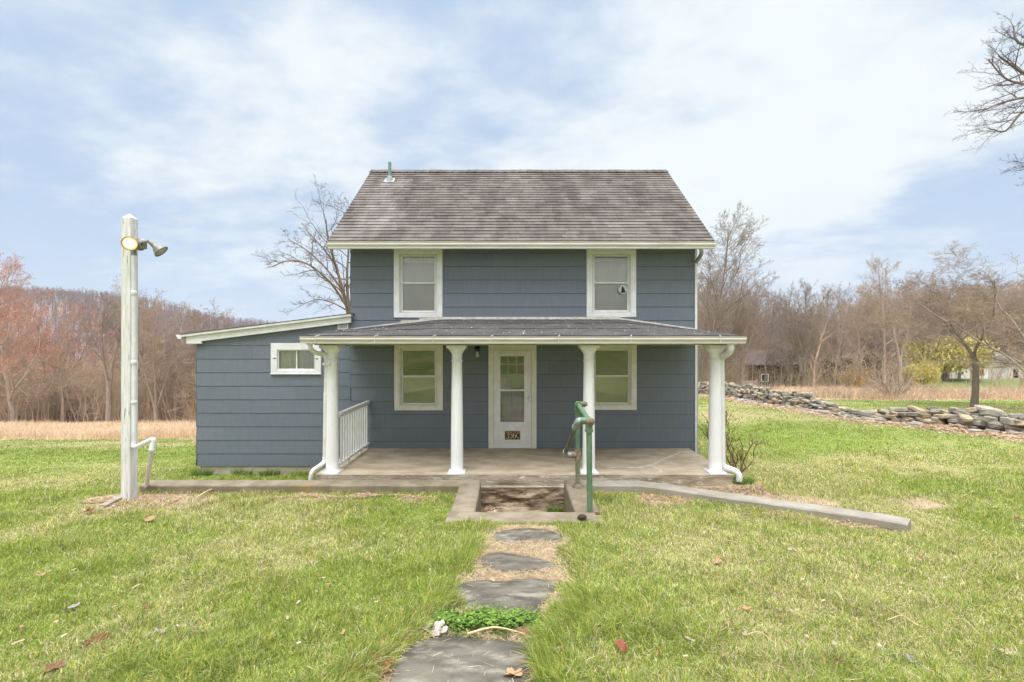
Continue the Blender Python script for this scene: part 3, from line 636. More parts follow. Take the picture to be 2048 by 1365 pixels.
def crack(pts, w0, w1, z=.004):
    P = [at(px, py, 2.29*F/(py-685)) for px, py in pts]; P = [Vector((p.x, p.y, 0)) for p in P]; Q = []
    for a_, b_ in zip(P, P[1:]):
        for k in range(6): Q.append(a_.lerp(b_, k/6)+Vector((rr.uniform(-.02, .02), rr.uniform(-.02, .02), 0)))
    Q.append(P[-1]); n = len(Q); Lf, Rt = [], []
    for i, p in enumerate(Q):
        t = (Q[min(i+1, n-1)]-Q[max(i-1, 0)]).normalized(); nn = Vector((-t.y, t.x, 0)); w_ = rr.uniform(w0, w1)
        Lf.append((*(p+nn*w_).xy, z)); Rt.append((*(p-nn*w_*rr.uniform(.5, 1.2)).xy, z))
    mb.add(Lf+Rt, [(n+i, n+i+1, i+1, i) for i in range(n-1)], 0)
crack([(1215,935),(1280,936),(1300,931)], .02, .05); crack([(1296,934),(1330,918),(1362,906),(1388,904)], .02, .05, .0055); crack([(1300,930),(1318,940),(1322,947)], .02, .04, .0048)
mb.build('crack_filler', patch_m, slab)
# porch roof with hipped ends
gY = 7.62; ez = EZ+.118; wz = EZ+.50
A = Vector((-3.50, gY+.06, ez)); B = Vector((3.83, gY+.06, ez)); C = Vector((2.35, WY+.0, wz)); D = Vector((-1.5, WY+.0, wz)); E = Vector((-3.56, WY+.0, EZ+.275)); G = Vector((4.0, WY+.0, EZ+.265))
mb = MB(); nu, nv = 60, 14; rr = random.Random(9)
def lin(p, q, t): return p+(q-p)*t
top = []
for j in range(nv+1):
    v = j/nv
    for i in range(nu+1):
        u = i/nu
        x = (-3.50+(3.83+3.50)*u)*(1-v)+(-3.53+(3.98+3.53)*u)*v; y = gY+.06+(WY-gY-.06)*v
        zw = float(np.interp(x, [-3.56, -1.5, 2.35, 4.0], [EZ+.275, wz, wz, EZ+.265]))
        z = ez+(zw-ez)*v**.96+rr.uniform(-.003, .003)
        top.append((x, y, z))
n1_ = nu+1
mb.add(top, [(j*n1_+i, j*n1_+i+1, (j+1)*n1_+i+1, (j+1)*n1_+i) for j in range(nv) for i in range(nu)], 0)
und = [(x, y, z-.035) for x, y, z in top]
mb.add(und, [((j+1)*n1_+i, (j+1)*n1_+i+1, j*n1_+i+1, j*n1_+i) for j in range(nv) for i in range(nu)], 0)
mb.add(top[:n1_]+und[:n1_], [(n1_+i, n1_+i+1, i+1, i) for i in range(nu)], 0)
lt = [top[j*n1_] for j in range(nv+1)]; lu = [und[j*n1_] for j in range(nv+1)]; mb.add(lt+lu, [(j, nv+1+j, nv+2+j, j+1) for j in range(nv)][::1], 0)
rt = [top[j*n1_+nu] for j in range(nv+1)]; ru = [und[j*n1_+nu] for j in range(nv+1)]; mb.add(rt+ru, [(j+1, nv+2+j, nv+1+j, j) for j in range(nv)], 0)
# overlapping seams of the rolled roofing
for v in (.33, .68):
    for i in range(nu):
        pa = [lin(Vector(top[i]), Vector(top[nv*n1_+i]), v), lin(Vector(top[i+1]), Vector(top[nv*n1_+i+1]), v)]
        mb.add([pa[0]+Vector((0,0,.012)), pa[1]+Vector((0,0,.012)), pa[1]+Vector((0,.14,.028)), pa[0]+Vector((0,.14,.028))], [(0,1,2,3)], 0)
proof = mb.build('porch_roof', porchroof_m, house)
mb = MB(); rr = random.Random(21)   # peeled paint flakes and grit lying on the roofing
for k in range(800):
    u = rr.random(); v = rr.random()**(1.6 if k % 2 else .8)
    if k % 3 == 0: v = 1-rr.random()*.10; u = rr.uniform(.27, .8)
    x = -3.45+7.2*u; y = gY+.08+(WY-gY-.1)*v; zw = float(np.interp(x, [-3.56, -1.5, 2.35, 4.0], [EZ+.275, wz, wz, EZ+.265])); z = ez+(zw-ez)*v+.022
    s = rr.uniform(.004, .014); a_ = rr.uniform(0, 3); ca, sa = math.cos(a_)*s, math.sin(a_)*s*.6
    mb.add([(x-ca, y-sa, z), (x+sa, y-ca, z+rr.uniform(0, .012)), (x+ca, y+sa, z+.004), (x-sa, y+ca, z)], [(0,1,2,3)])
mb.build('paint_flakes', flash_m, proof)['kind'] = 'stuff'
mb = MB()   # flashing where the roof meets the wall
xs = [-3.49, -3.2, -2.9, -2.4, -2.0, -1.5, -.8, 0, .8, 1.6, 2.35, 2.7, 3.2, 3.6, 3.955]
def zroof(x): return float(np.interp(x, [-3.56, -1.5, 2.35, 4.0], [EZ+.275, wz, wz, EZ+.265]))
for a_, b_ in zip(xs, xs[1:]):
    ha = .045 if -1.5 <= a_ <= 2.3 else .028; hb = .045 if -1.5 <= b_ <= 2.35 else .028
    if a_ < -1.5: ha = .012+.03*(a_+3.49)/2; hb = .012+.03*(b_+3.49)/2
    za, zb = zroof(a_), zroof(b_); y = WY-.026
    if -2.6 < a_ < -1.5: ha = min(ha+.04, .53+EZ-za-.003)
    mb.add([(a_, y, za-.01), (b_, y, zb-.01), (b_, y, zb+hb), (a_, y, za+ha), (a_, WY, za+ha), (b_, WY, zb+hb), (a_, y-.05, za-.0), (b_, y-.05, zb)], [(0,1,2,3), (3,2,5,4)])
mb.build('flashing', flash_m, house)
gutter('porch_gutter', -3.53, 3.90, gY-.06, EZ+.098, .118, .10, gutter_m, house, hangers=[at(px, 685, gY-.06).x for px in (630.5, 749, 866, 982, 1117, 1262, 1441)])
mb = MB(); mb.box(-3.48, 3.80, gY+.045, gY+.068, EZ-.03, EZ+.075)
for xx in (-3.48, 3.775): mb.box(xx, xx+.025, gY+.069, WY-.03, EZ-.04, EZ+.06)
mb.build('porch_fascia', white_m, house)
mb = MB(); mb.box(-3.45, 3.77, gY+.07, WY-.031, EZ-.036, EZ-.02); mb.box(-3.42, 3.74, 7.90, 8.12, EZ-.05, EZ-.037); mb.build('porch_ceiling', mat('green_grey_ceiling', (.36,.37,.30), (.30,.31,.25), .7, 4), house)
def column(x, Y=8.03):
    mb = MB(); b_ = .148; top_ = EZ-.051
    mb.box(x-b_, x+b_, Y-b_, Y+b_, .001, .022); mb.lathe((x, Y, 0), [(b_*.96,.022),(.118,.05),(.112,.058),(.112,.066)], 32)
    pr = [(.112,.066)]
    for k in range(13):
        t = k/12; pr.append((.110-.020*t**1.6, .07+(top_-.34-.07)*t))
    z = top_-.27
    mb.lathe((x, Y, 0), pr+[(.090, z-.02)], 36)
    mb.lathe((x, Y, 0), [(.090,z-.02),(.100,z-.014),(.104,z-.004),(.100,z+.006),(.091,z+.010),(.091,z+.10),(.100,z+.13),(.125,z+.17),(.150,z+.20),(.157,z+.215)], 36)
    mb.box(x-.165, x+.165, Y-.165, Y+.165, z+.215, top_)
    return mb.build('porch_column', column_m, house)
for px in (664.5, 914, 1177.5, 1430): column((px-1024)/F*8.03)
# railing between the corner column and the wall
RX = -3.10; mb = MB(); mb.rbox(RX-.035, RX+.035, 8.13, WY-.005, .985, 1.03, .01); mb.box(RX-.02, RX+.02, 8.13, WY-.005, .95, .984); mb.box(RX-.025, RX+.025, 8.13, WY-.005, .085, .125)
for yy in (8.6, 9.3): mb.box(RX-.02, RX+.02, yy, yy+.06, .002, .084)
rail = mb.build('railing', white_m, house)
for k in range(12):
    yy = 8.24+k*.132; mb = MB(); mb.rbox(RX-.017, RX+.017, yy, yy+.032, .125, .951, .003); mb.build('baluster', white_m, rail)
# downspouts
def spout(path, w, name='downspout', m=None, n=5, corr=None):
    mb = MB(); P = smoothpath(path, n); mb.tube(P, w, 8, 0, True, True)
    o = mb.build(name, m or spout_m, house); return o
def P3(px, py, Y): return tuple(at(px, py, Y))
mb = MB(); pth = smoothpath([P3(621,684,7.66), P3(621,697,7.68), P3(632,706,7.8), P3(645,709,7.92), P3(652,716,7.98), P3(653.5,728,8.0)], 5); mb.tube(pth, .040, 8)
mb.tube([P3(653.5,727,8.0), P3(651,800,7.99), P3(649.5,916,7.99)], .036, 8); pth = smoothpath([P3(649.5,914,7.99), P3(648,924,7.97), P3(640,932,7.88), P3(628,940,7.78), P3(623,948,7.74), P3(621,960,7.74)], 5)
mb.tube(pth, [.038+.003*(i % 2) for i in range(len(pth))], 8); mb.rbox(at(646,728,7.95).x, at(661,728,7.95).x, 7.92, 7.96, at(0,731,7.95).z, at(0,726,7.95).z, .002)
mb.build('downspout', spout_m, house)['label'] = 'thin grey streaked downspout at the left porch corner'
mb = MB(); pth = smoothpath([P3(1461,688,7.68), P3(1461,700,7.7), P3(1455,708,7.8), P3(1446,713,7.95), P3(1442,720,8.02)], 5); mb.tube(pth, .058, 10)
mb.tube([P3(1442,716,8.02), P3(1443.5,800,8.04), P3(1445,928,8.04)], .052, 10)
pth = smoothpath([P3(1445,926,8.04), P3(1447,933,8.03), P3(1458,938,7.98), P3(1471,943,7.9), P3(1478,951,7.86), P3(1478,963,7.86)], 9)
mb.tube(pth, [.050+.005*(i % 2) for i in range(len(pth))], 10); mb.build('downspout', conduit_m, house)['label'] = 'wide white corrugated-footed downspout at the right porch corner'
mb = MB(); pth = smoothpath([P3(1401,494,9.36), P3(1403,505,9.38), P3(1400,514,9.55), P3(1393,524,9.82), P3(1391,534,9.9)], 5); mb.tube(pth, .042, 8); mb.tube([P3(1391,532,9.92), (4.03, 9.94, EZ), (4.03, 9.94, -.2)], .034, 8)
mb.build('downspout', galv_m, house)['label'] = 'upper downspout from the main eave'
# ------------------------------------------------------------ lean-to wing
EX0, EX1 = -6.82, XL
def etop(x): return EZ+np.interp(x, [-7.08, -3.43], [.165, .615])    # top surface of its roof
Le = [EZ+(685-691.4)/92.5-.2925*(9-k) for k in range(14)]
mb = MB(); EW = (-5.20, -4.115, 1.61, 2.27)
panels(mb, EX0, EX1, Le, WY+.0, -.385, lambda x: etop(x)-.12, [(EW[0]+.05, EW[1]-.05, EW[2]+.05, EW[3]-.05)], 31)
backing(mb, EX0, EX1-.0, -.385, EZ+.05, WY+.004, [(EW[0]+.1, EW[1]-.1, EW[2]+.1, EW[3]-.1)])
mb.prism([(EX0, WY+.004, EZ+.05), (EX1-.001, WY+.004, EZ+.05), (EX1-.001, WY+.004, etop(EX1)-.1), (EX0, WY+.004, etop(EX0)-.1)], (0, .1, 0))
mb.box(EX0, EX0+.1, WY+.105, 14.2, -.385, EZ+.08); mb.box(EX0+.1, EX1, 14.1, 14.2, -.385, EZ+.08)
for k in range(9):
    for y in np.arange(WY-(k % 2)*.3, 14.2, .61):
        a_, b_ = max(y, WY-.008), min(y+.61, 14.2)
        if b_-a_ > .02: mb.add([(EX0-.014, a_, max(Le[k], -.385)), (EX0-.014, b_-.001, max(Le[k], -.385)), (EX0-.004, b_-.001, min(Le[k+1], EZ)), (EX0-.004, a_, min(Le[k+1], EZ))], [(3,2,1,0)])
mb.build('wing_wall', [siding_m, gapshade_m], house)
mb = MB(); rough_slab(mb, EX0+.06, EX1-.02, WY+.015, 14.1, -1.5, -.388, 80, .02, 8); o = mb.build('wing_foundation', [found_m, found_m], house)
mb = MB(); r = random.Random(2)
for k in range(26):      # shingles running down to the left, seen from their edge
    xa = -7.08+k*.141; xb = xa+.155
    for j in range(15):
        y = 9.69+j*.305; v = r.uniform(.45, .62); mb.cc = (v, v, v)
        mb.prism([(xa, y, etop(xa)+.010), (xb, y, etop(xb)+.003), (xb, y, etop(xb)-.004), (xa, y, etop(xa)-.004)], (0, .302, 0))
mb.cc = (1,1,1); wr = mb.build('wing_roof', shingle_m, house)
mb = MB()
mb.prism([(-7.06, 9.70, etop(-7.06)-.006), (-3.44, 9.70, etop(-3.44)-.006), (-3.44, 9.70, etop(-3.44)-.052), (-7.06, 9.70, etop(-7.06)-.052)], (0, 4.4, 0))
mb.prism([(-6.98, 9.735, etop(-6.98)-.053), (-3.44, 9.735, etop(-3.44)-.053), (-3.44, 9.735, etop(-3.44)-.066), (-6.98, 9.735, etop(-6.98)-.066)], (0, .09, 0))
mb.prism([(-6.98, 9.752, etop(-6.98)-.067), (-3.46, 9.752, etop(-3.46)-.067), (-3.46, 9.752, etop(-3.46)-.185), (-6.66, 9.752, etop(-6.66)-.19), (-6.66, 9.752, etop(-6.98)-.205), (-6.98, 9.752, etop(-6.98)-.205)], (0, .05, 0))
mb.build('barge_board', white_m, wr)
mb = MB(); pr = [(-7.17,0),(-7.165,-.015),(-7.15,-.04),(-7.12,-.085),(-7.06,-.09),(-7.06,0)]
mb.prism([(x, 9.70, etop(-7.1)+z-.005) for x, z in pr], (0, 4.4, 0)); mb.build('wing_gutter', white_m, wr)
# small two-light window of the wing
mb = MB(); x0, x1, z0, z1 = EW; w = .135; Y = WY
mb.rbox(x0, x0+w, Y-.04, Y+.02, z0, z1); mb.rbox(x1-w, x1, Y-.04, Y+.02, z0, z1); mb.rbox(x0+w, x1-w, Y-.038, Y+.02, z1-.145, z1-.001); mb.rbox(x0+w, x1-w, Y-.038, Y+.02, z0, z0+.075)
mb.rbox(x0-.01, x1+.01, Y-.05, Y-.041, z0-.012, z0+.012, .003)
win = mb.build('window', white_m, house); win['label'] = 'small two-light window of the lean-to wing'
a, b, c, d = x0+w, x1-w, z0+.075, z1-.145
mb = MB(); q = .022
for u0, u1 in ((a, a+q), (b-q, b), ((a+b)/2-.012, (a+b)/2+.012)): mb.rbox(u0, u1, Y+.0, Y+.03, c, d, .003)
mb.rbox(a, b, Y+.002, Y+.03, d-q, d, .003); mb.rbox(a, b, Y+.002, Y+.03, c, c+q*1.5, .003); mb.build('sash', white_m, win)
for u0, u1 in ((a+q, (a+b)/2-.012), ((a+b)/2+.012, b-q)):
    mb = MB(); mb.box(u0-.004, u1+.004, Y+.014, Y+.017, c+q, d-q); mb.build('pane', glass_m, win)
mb = MB(); n = 40
for k in range(n):
    xa = a+(b-a)*k/n; xb = a+(b-a)*(k+1)/n; f = lambda t: Y+.06+.007*math.sin(t*1.3)
    mb.add([(xa, f(k), c), (xb, f(k+1), c), (xb, f(k+1), d), (xa, f(k), d)], [(0,1,2,3)], 0, True)
mb.build('curtain', mat('grey_curtain', (.66,.68,.70), (.58,.60,.62), .8, 5), win)
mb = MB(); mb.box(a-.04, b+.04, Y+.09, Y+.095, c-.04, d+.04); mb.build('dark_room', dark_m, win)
mb = MB(); mb.rbox(x0+.05, x0+.12, Y-.046, Y-.041, 1.935, 1.955, .001); mb.build('latch', rust_m, win); mb = MB(); mb.rbox(x1-.12, x1-.06, Y-.046, Y-.041, 1.925, 1.945, .001); mb.build('latch', rust_m, win)
# louvred vent
mb = MB(); x0, x1, z0, z1 = (676-1024)/92.5, (697-1024)/92.5, EZ+(685-659.5)/92.5, EZ+(685-646)/92.5
mb.rbox(x0, x0+.018, Y-.03, Y, z0, z1, .002); mb.rbox(x1-.018, x1, Y-.03, Y, z0, z1, .002); mb.rbox(x0, x1, Y-.029, Y, z1-.012, z1, .002); mb.rbox(x0, x1, Y-.029, Y, z0, z0+.012, .002)
mb.box(x0, x1, Y-.008, Y-.006, z0, z1, 1)
for k in range(4): zz_ = z0+.018+k*.03; mb.add([(x0, Y-.028, zz_), (x1, Y-.028, zz_), (x1, Y-.010, zz_+.022), (x0, Y-.010, zz_+.022)], [(0,1,2,3)], 0)
mb.build('wall_vent', [white_m, dark_m], house)
# ------------------------------------------------------------ kerbs and the sunken stairwell
kerb = empty('retaining_kerb', (-.5, 7.5, gz_(-.5, 7.2)), 'long low concrete kerb with stairwell opening running across the lawn before the porch', 'kerb')
def kerbrun(pts, w, m, zt, zb, name, parent=kerb, ends=False):
    """kerb along centre points (x, y)"""
    P = [Vector((x, y, 0)) for x, y in pts]; Q = []
    for a_, b_ in zip(P, P[1:]):
        n = max(1, int((b_-a_).length/.12))
        for k in range(n): Q.append(a_.lerp(b_, k/n))
    Q.append(P[-1]); mb = MB(); n = len(Q); rows = []; rr = random.Random(len(pts))
    for i, p in enumerate(Q):
        t = (Q[min(i+1, n-1)]-Q[max(i-1, 0)]).normalized(); nn = Vector((-t.y, t.x, 0)); j = lambda s=.004: rr.uniform(-s, s)
        zt_ = zt+j(.003); h = w/2
        rows.append([p-nn*(h+j()), p-nn*(h+j()), p-nn*(h-.018), p+nn*(h-.018), p+nn*(h+j()), p+nn*h])
        for q, z in zip(rows[-1], (zb, zt_-.018+j(.003), zt_, zt_, zt_-.018, zb)): q.z = z
    V = [q for row in rows for q in row]
    mb.add(V, [(i*6+k, (i+1)*6+k, (i+1)*6+k+1, i*6+k+1) for i in range(n-1) for k in range(5)], 0)
    mb.add(rows[0], [tuple(range(6))]); mb.add(rows[-1], [tuple(range(6))[::-1]])
    return mb.build(name, m, parent)
kerbrun([(-6.02, 7.5), (-3.5, 7.5), (-.78, 7.5)], .30, kerb_m, KTOP, KTOP-.5, 'left_kerb')
kerbrun([(-.69, 7.66), (-.675, 6.2)], .34, kerb_m, KTOP-.002, KTOP-1, 'stairwell_side')
kerbrun([(1.045, 7.66), (1.03, 6.2)], .34, kerb_m, KTOP-.002, KTOP-1, 'stairwell_side')
kerbrun([(-.86, 6.03), (1.12, 6.03)], .34, kerb_m, KTOP+.001, KTOP-1, 'stairwell_front')
kerbrun([(1.14, 7.5), (2.1, 7.48), (2.5, 7.30), (3.47, 6.78), (4.6, 6.2), (5.02, 5.97), (5.12, 5.86)], .27, kerbpale_m, KTOP, KTOP-.5, 'right_kerb')
mb = MB()
def rough_face(mb, x0, x1, y, z0, z1, amp, nx_=40, nz_=8, mi=0, seed=1):
    xs = np.linspace(x0, x1, nx_); V = []
    for j in range(nz_+1):
        z = z0+(z1-z0)*j/nz_; off = (fbm(xs*3+seed, np.full(nx_, z*12.+seed), 4)-.5)*amp*2
        V += [(x, y+o, z) for x, o in zip(xs, off)]
    mb.add(V, [(j*nx_+i, j*nx_+i+1, (j+1)*nx_+i+1, (j+1)*nx_+i) for j in range(nz_) for i in range(nx_-1)], mi)
fz = EZ-2.80
mb.box(-.6, .95, 6.1, 7.9, fz-.1, fz, 0); rough_face(mb, -.6, .95, 7.74, fz, EZ-2.47, .05, 60, 10, 0, 5)
mb.box(-.6, .95, 7.77, 8.0, fz, EZ-2.478, 1)
mb.build('stairwell_step', [well_m, slabface_m], kerb)
# ------------------------------------------------------------ stepping stones
SS = [([(985,1076),(998,1067),(1050,1062),(1100,1066),(1123,1078),(1113,1088),(1060,1086),(1008,1091)], 'small oval slate stepping stone nearest the stairwell'),
      ([(960,1136),(970,1116),(1000,1110),(1050,1118),(1095,1129),(1107,1139),(1080,1146),(1020,1151),(978,1142)], 'slanting slate stepping stone, second from the stairwell, ringed by straw'),
      ([(904,1190),(925,1171),(962,1166),(1010,1168),(1060,1165),(1112,1173),(1098,1200),(1077,1222),(1062,1238),(1000,1233),(930,1219)], 'broad dark stepping stone behind the green clover patch'),
      ([(770,1400),(795,1330),(838,1293),(905,1282),(980,1290),(1053,1297),(1068,1335),(1030,1400),(960,1450),(820,1450)], 'large grey stepping stone at the bottom edge, nearest the viewer')]
STONES_XY = []
for pts, lab in SS:
    P = [on_ground(px, py) for px, py in pts]; P = smoothpath(P+[P[0]], 4)[:-1]; rr = random.Random(len(P)); c = sum(P, Vector())/len(P)
    P = [c+(p-c)*(1+rr.uniform(-.012, .012)) for p in P]; STONES_XY.append([(p.x, p.y) for p in P])
    mb = MB(); n = len(P); zt = lambda p: gz_(p.x, p.y)
    rings = [(1.0, -.03), (1.0, .012), (.975, .022), (.7, .025), (.35, .027), (.0001, .026)]
    V = []
    for s, h in rings:
        for p in P: q = c+(p-c)*s; V.append((q.x, q.y, zt(q)+h+(.004*(float(fbm(q.x*6, q.y*6, 3))-.5))))
    mb.add(V, [(k*n+i, (k+1)*n+i, (k+1)*n+(i+1) % n, k*n+(i+1) % n)[::-1] for k in range(len(rings)-1) for i in range(n)], 0, True)
    o = mb.build('stepping_stone', stone_m, None); tag(o, lab, 'stepping stone', 'slate stepping stones of the path')
# ------------------------------------------------------------ grass blades (uncountable)
def inpoly(X, Y, poly):
    ins = np.zeros(len(X), bool); n = len(poly)
    for i in range(n):
        (x1, y1), (x2, y2) = poly[i], poly[(i+1) % n]
        c = ((y1 > Y) != (y2 > Y)) & (X < (x2-x1)*(Y-y1)/(y2-y1+1e-12)+x1); ins ^= c
    return ins
def kerb_dist(X, Y, pts):
    d = np.full(len(X), 9.)
    for (x1, y1), (x2, y2) in zip(pts, pts[1:]):
        vx_, vy_ = x2-x1, y2-y1; t = np.clip(((X-x1)*vx_+(Y-y1)*vy_)/(vx_*vx_+vy_*vy_), 0, 1); d = np.minimum(d, np.hypot(X-x1-t*vx_, Y-y1-t*vy_))
    return d
def blades(X, Y, Z, H, W, lean, az, col, curve=.4, seg2=True):
    n = len(X); ux, uy = np.cos(az), np.sin(az); wx_, wy_ = -uy, ux
    fa = rs.rand(n)*math.pi; wx_, wy_ = np.cos(fa), np.sin(fa)
    B = np.stack([X, Y, Z-.006], -1); wv = np.stack([wx_, wy_, 0*X], -1)*(W/2)[:, None]
    lean_h = np.stack([ux, uy, 0*X], -1)
    mid = B+np.stack([0*X, 0*X, H*.58], -1)+lean_h*(H*lean*.35)[:, None]; tip = B+np.stack([0*X, 0*X, H*(1-.35*lean)], -1)+lean_h*(H*lean)[:, None]
    V = np.stack([B-wv, B+wv, mid+wv*.8, mid-wv*.8, tip+wv*.12, tip-wv*.12], 1).reshape(-1, 3)
    i0 = np.arange(n)[:, None]*6; Fq = np.concatenate([i0+np.array([0,1,2,3]), i0+np.array([3,2,4,5])], 0)
    C = np.repeat(col, 6, 0); return V, Fq, C
def sward(n, ylo, yhi, seed):
    r_ = np.random.RandomState(seed)
    Y = ylo*(yhi/ylo)**r_.rand(n); X = (r_.rand(n)*2-1)*(Y*1.17+.4)
    # cull
    keep = ~((X > EX0-.05) & (X < XR+.05) & (Y > WY-.02))
    keep &= ~((X > sx0-.02) & (X < sx1+.02) & (Y > sy-.03) & (Y < WY+.1))
    keep &= ~((X > -.88) & (X < 1.22) & (Y > 5.86) & (Y < 8))
    keep &= kerb_dist(X, Y, [(-6.02, 7.5), (1.2, 7.5), (2.1, 7.48), (2.5, 7.30), (5.02, 5.97), (5.12, 5.86)]) > .155
    keep &= ~((X > -6.0) & (X < -5.4) & (Y > 6.7) & (Y < 6.95) & (r_.rand(n) < .8))
    pd = np.abs(X-path_x(Y)); onp = (Y < 5.75) & (pd < .20+.30*vnoise(Y*3.2, np.where(X > path_x(Y), 3., 90.))+.10*vnoise(Y*14, X*9))
    keep &= ~(onp & (r_.rand(n) < .97))
    for poly in STONES_XY: keep &= ~inpoly(X, Y, poly)
    dry, wood, beyond = region(X, Y)
    dirt = (np.abs(Y-7.0) < .28) & (fbm(X*1.3+70, Y*1.3, 3) > .5) & (np.abs(X) < 6.5); keep &= ~(dirt & (r_.rand(n) < .65))
    keep &= ~((X > 2.4) & (X < 4.2) & (Y > 7.1) & (Y < 7.86) & (r_.rand(n) < .85))
    keep &= ~((np.hypot((X+5.3)*.6, Y-6.8) < .5) & (r_.rand(n) < .7))
    keep &= (wood < .5) & (np.abs(X-wall_x(Y)) > .45)
    X, Y, dry = X[keep], Y[keep], dry[keep]; n = len(X); R_ = lambda: r_.rand(n)
    Z = ground(X, Y); s = lawn_cols(X, Y)
    straw = R_() < (.13+.38*s)
    t = R_()[:, None]; col = (G1*.75*(1-t)+G2*1.2*t)
    yel = (R_() < .14)[:, None]; col = np.where(yel, np.array((.58,.53,.11)), col)
    u = R_()[:, None]; sc2 = np.array((.72,.63,.38))*(.65+.5*u); brn = (R_() < .12)[:, None]; sc2 = np.where(brn, np.array((.33,.21,.11)), sc2)
    col = np.where(straw[:, None], sc2, col)
    col = np.where((dry > .5)[:, None], TAN*(.8+.55*u), col)
    clump = fbm(X*2.3+8, Y*2.3+1, 3); edge = np.exp(-((pd[keep]-.45)/.14)**2)*(Y < 5.8)
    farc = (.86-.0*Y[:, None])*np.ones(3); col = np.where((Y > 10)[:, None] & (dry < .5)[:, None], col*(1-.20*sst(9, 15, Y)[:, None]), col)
    H = (.022+.075*clump**1.7*2*(.35+1.0*R_()))*(1+.45*edge)
    H = np.where(straw, H*.85, H); H = np.where(Y > 8, H*.8, H); H = np.where(dry > .5, .25+.45*R_()*fbm(X*.3, Y*.3, 2)*2, H)
    W = .0024*(.6+.9*R_())+.00066*Y
    az = np.where(edge > .3, np.where(X > path_x(Y), math.pi, 0)+r_.randn(n)*.7, r_.rand(n)*6.283); lean = np.clip(.15+.75*R_()+.4*straw, 0, 1.1)
    return blades(X, Y, Z, H, W, lean, az, col)
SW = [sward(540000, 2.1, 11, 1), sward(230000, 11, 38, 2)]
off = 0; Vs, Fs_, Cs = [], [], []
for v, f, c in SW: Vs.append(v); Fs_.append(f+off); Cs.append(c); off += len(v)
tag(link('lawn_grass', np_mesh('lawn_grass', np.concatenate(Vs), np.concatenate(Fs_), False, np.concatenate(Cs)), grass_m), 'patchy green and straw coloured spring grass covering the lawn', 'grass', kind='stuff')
#@@PART2@@
# ------------------------------------------------------------ yard light post
PY = 6.88; px0_, px1_ = -5.86, -5.72; pb = gz_(-5.8, PY)-.3; ptop = EZ+1.90
post = empty('light_post', (-5.79, PY, gz_(-5.79, PY)), 'tall square white peeling wooden post carrying two floodlights, left of the house', 'light post')
mb = MB(); n = 40; V = []; rr = random.Random(3); a = .07; cx, cy = -5.79, PY
prof = [(-a,-a+.006),(-a+.006,-a),(a-.006,-a),(a,-a+.006),(a,a),(-a,a)]
for k in range(n+1):
    z = pb+(ptop-.03-pb)*k/n; lean = .01*k/n
    V += [(cx+x*(1+rr.uniform(-.01, .01))+lean, cy+y*(1+rr.uniform(-.01, .01)), z) for x, y in prof]
mb.add(V, [(k*6+i, k*6+(i+1) % 6, (k+1)*6+(i+1) % 6, (k+1)*6+i) for k in range(n) for i in range(6)], 0)
mb.add(V[-6:]+[(cx+.01, cy, ptop+.045)], [(i, (i+1) % 6, 6) for i in range(6)], 0); mb.build('post', post_m, post)
cxd = cx+a+.042; yc = cy-.045
el = at(272, 890, PY); kn = at(307, 879, PY-.15); ft = on_ground(291, 985)
mb = MB(); mb.tube([(cxd, yc, at(0,506,PY).z), (cxd, yc, el.z+.05)], .032, 14); mb.lathe((cxd, yc, el.z+.62), [(.032,0),(.037,.004),(.037,.05),(.032,.054)], 14); mb.lathe((cxd, yc, at(0,592,PY).z), [(.032,0),(.037,.004),(.037,.07),(.032,.074)], 14); mb.lathe((cxd, yc, at(0,730,PY).z), [(.032,0),(.037,.004),(.037,.07),(.032,.074)], 14)
mb.tube(smoothpath([(cxd, yc, el.z+.05), (cxd, yc-.01, el.z-.0), (cxd+.04, yc-.02, el.z-.015), (cxd+.12, yc-.05, el.z+.01), (kn.x-.03, kn.y, kn.z-.005), (kn.x+.005, kn.y-.005, kn.z-.02), (kn.x, kn.y, kn.z-.07)], 6), .033, 14)
mb.tube([(kn.x, kn.y, kn.z-.05), (kn.x-.012, kn.y-.02, kn.z-.16)], .038, 14); mb.tube([(kn.x-.01, kn.y-.01, kn.z-.1), (ft.x, ft.y-.01, ft.z-.1)], .030, 14)
mb.build('conduit', conduit_m, post)
mb = MB(); fx = (280-1024)/F*6.76; fz_ = at(0,491,6.76).z
mb.rbox(fx-.085, fx+.075, 6.70, 6.80, fz_-.05, fz_+.055, .012); mb.lathe((fx-.02, 6.80, fz_+.02), [(.001,.035),(.085,.03),(.095,.0)], 20, 0, (0,-1,0)); mb.tube([(cxd, yc, fz_-.14), (cxd, yc, fz_-.04)], .034, 12)
mb.rbox(fx+.02, fx+.09, 6.66, 6.70, fz_-.055, fz_+.02, .006); mb.build('lamp_bracket', lamp_m, post)
def flood(c, d, lit):
    d = Vector(d).normalized(); mb = MB(); c = Vector(c)
    mb.lathe(c, [(.022,-.20),(.030,-.185),(.034,-.13),(.040,-.10),(.070,-.055),(.092,-.012),(.100,.0),(.101,.012),(.092,.010),(.088,-.006)], 28, 0, d)
    mb.tube([c-d*.20, Vector((fx+(.05 if not lit else -.05), 6.72, fz_+.02))], .017, 10)
    h = mb.build('floodlight', [lamp_m if not lit else mat('warm_lit_housing', (.42,.30,.16), (.36,.26,.14), .4, 9, spec=.5)], post)
    mb = MB(); mb.lathe(c, [(.088,-.004),(.075,.006),(.045,.013),(.001,.016)], 28, 0, d); lens = mb.build('lens', lit_m if lit else lens_m, h)
    if lit:
        mb = MB(); mb.lathe(c, [(.066,.012),(.040,.018),(.001,.021)], 24, 0, d); mb.build('glowing_bulb', litcore_m, h)
    return h
flood(at(259.5, 487.5, 6.60), (.42, -1, -.30), True)['label'] = 'lit floodlight glowing warm yellow'
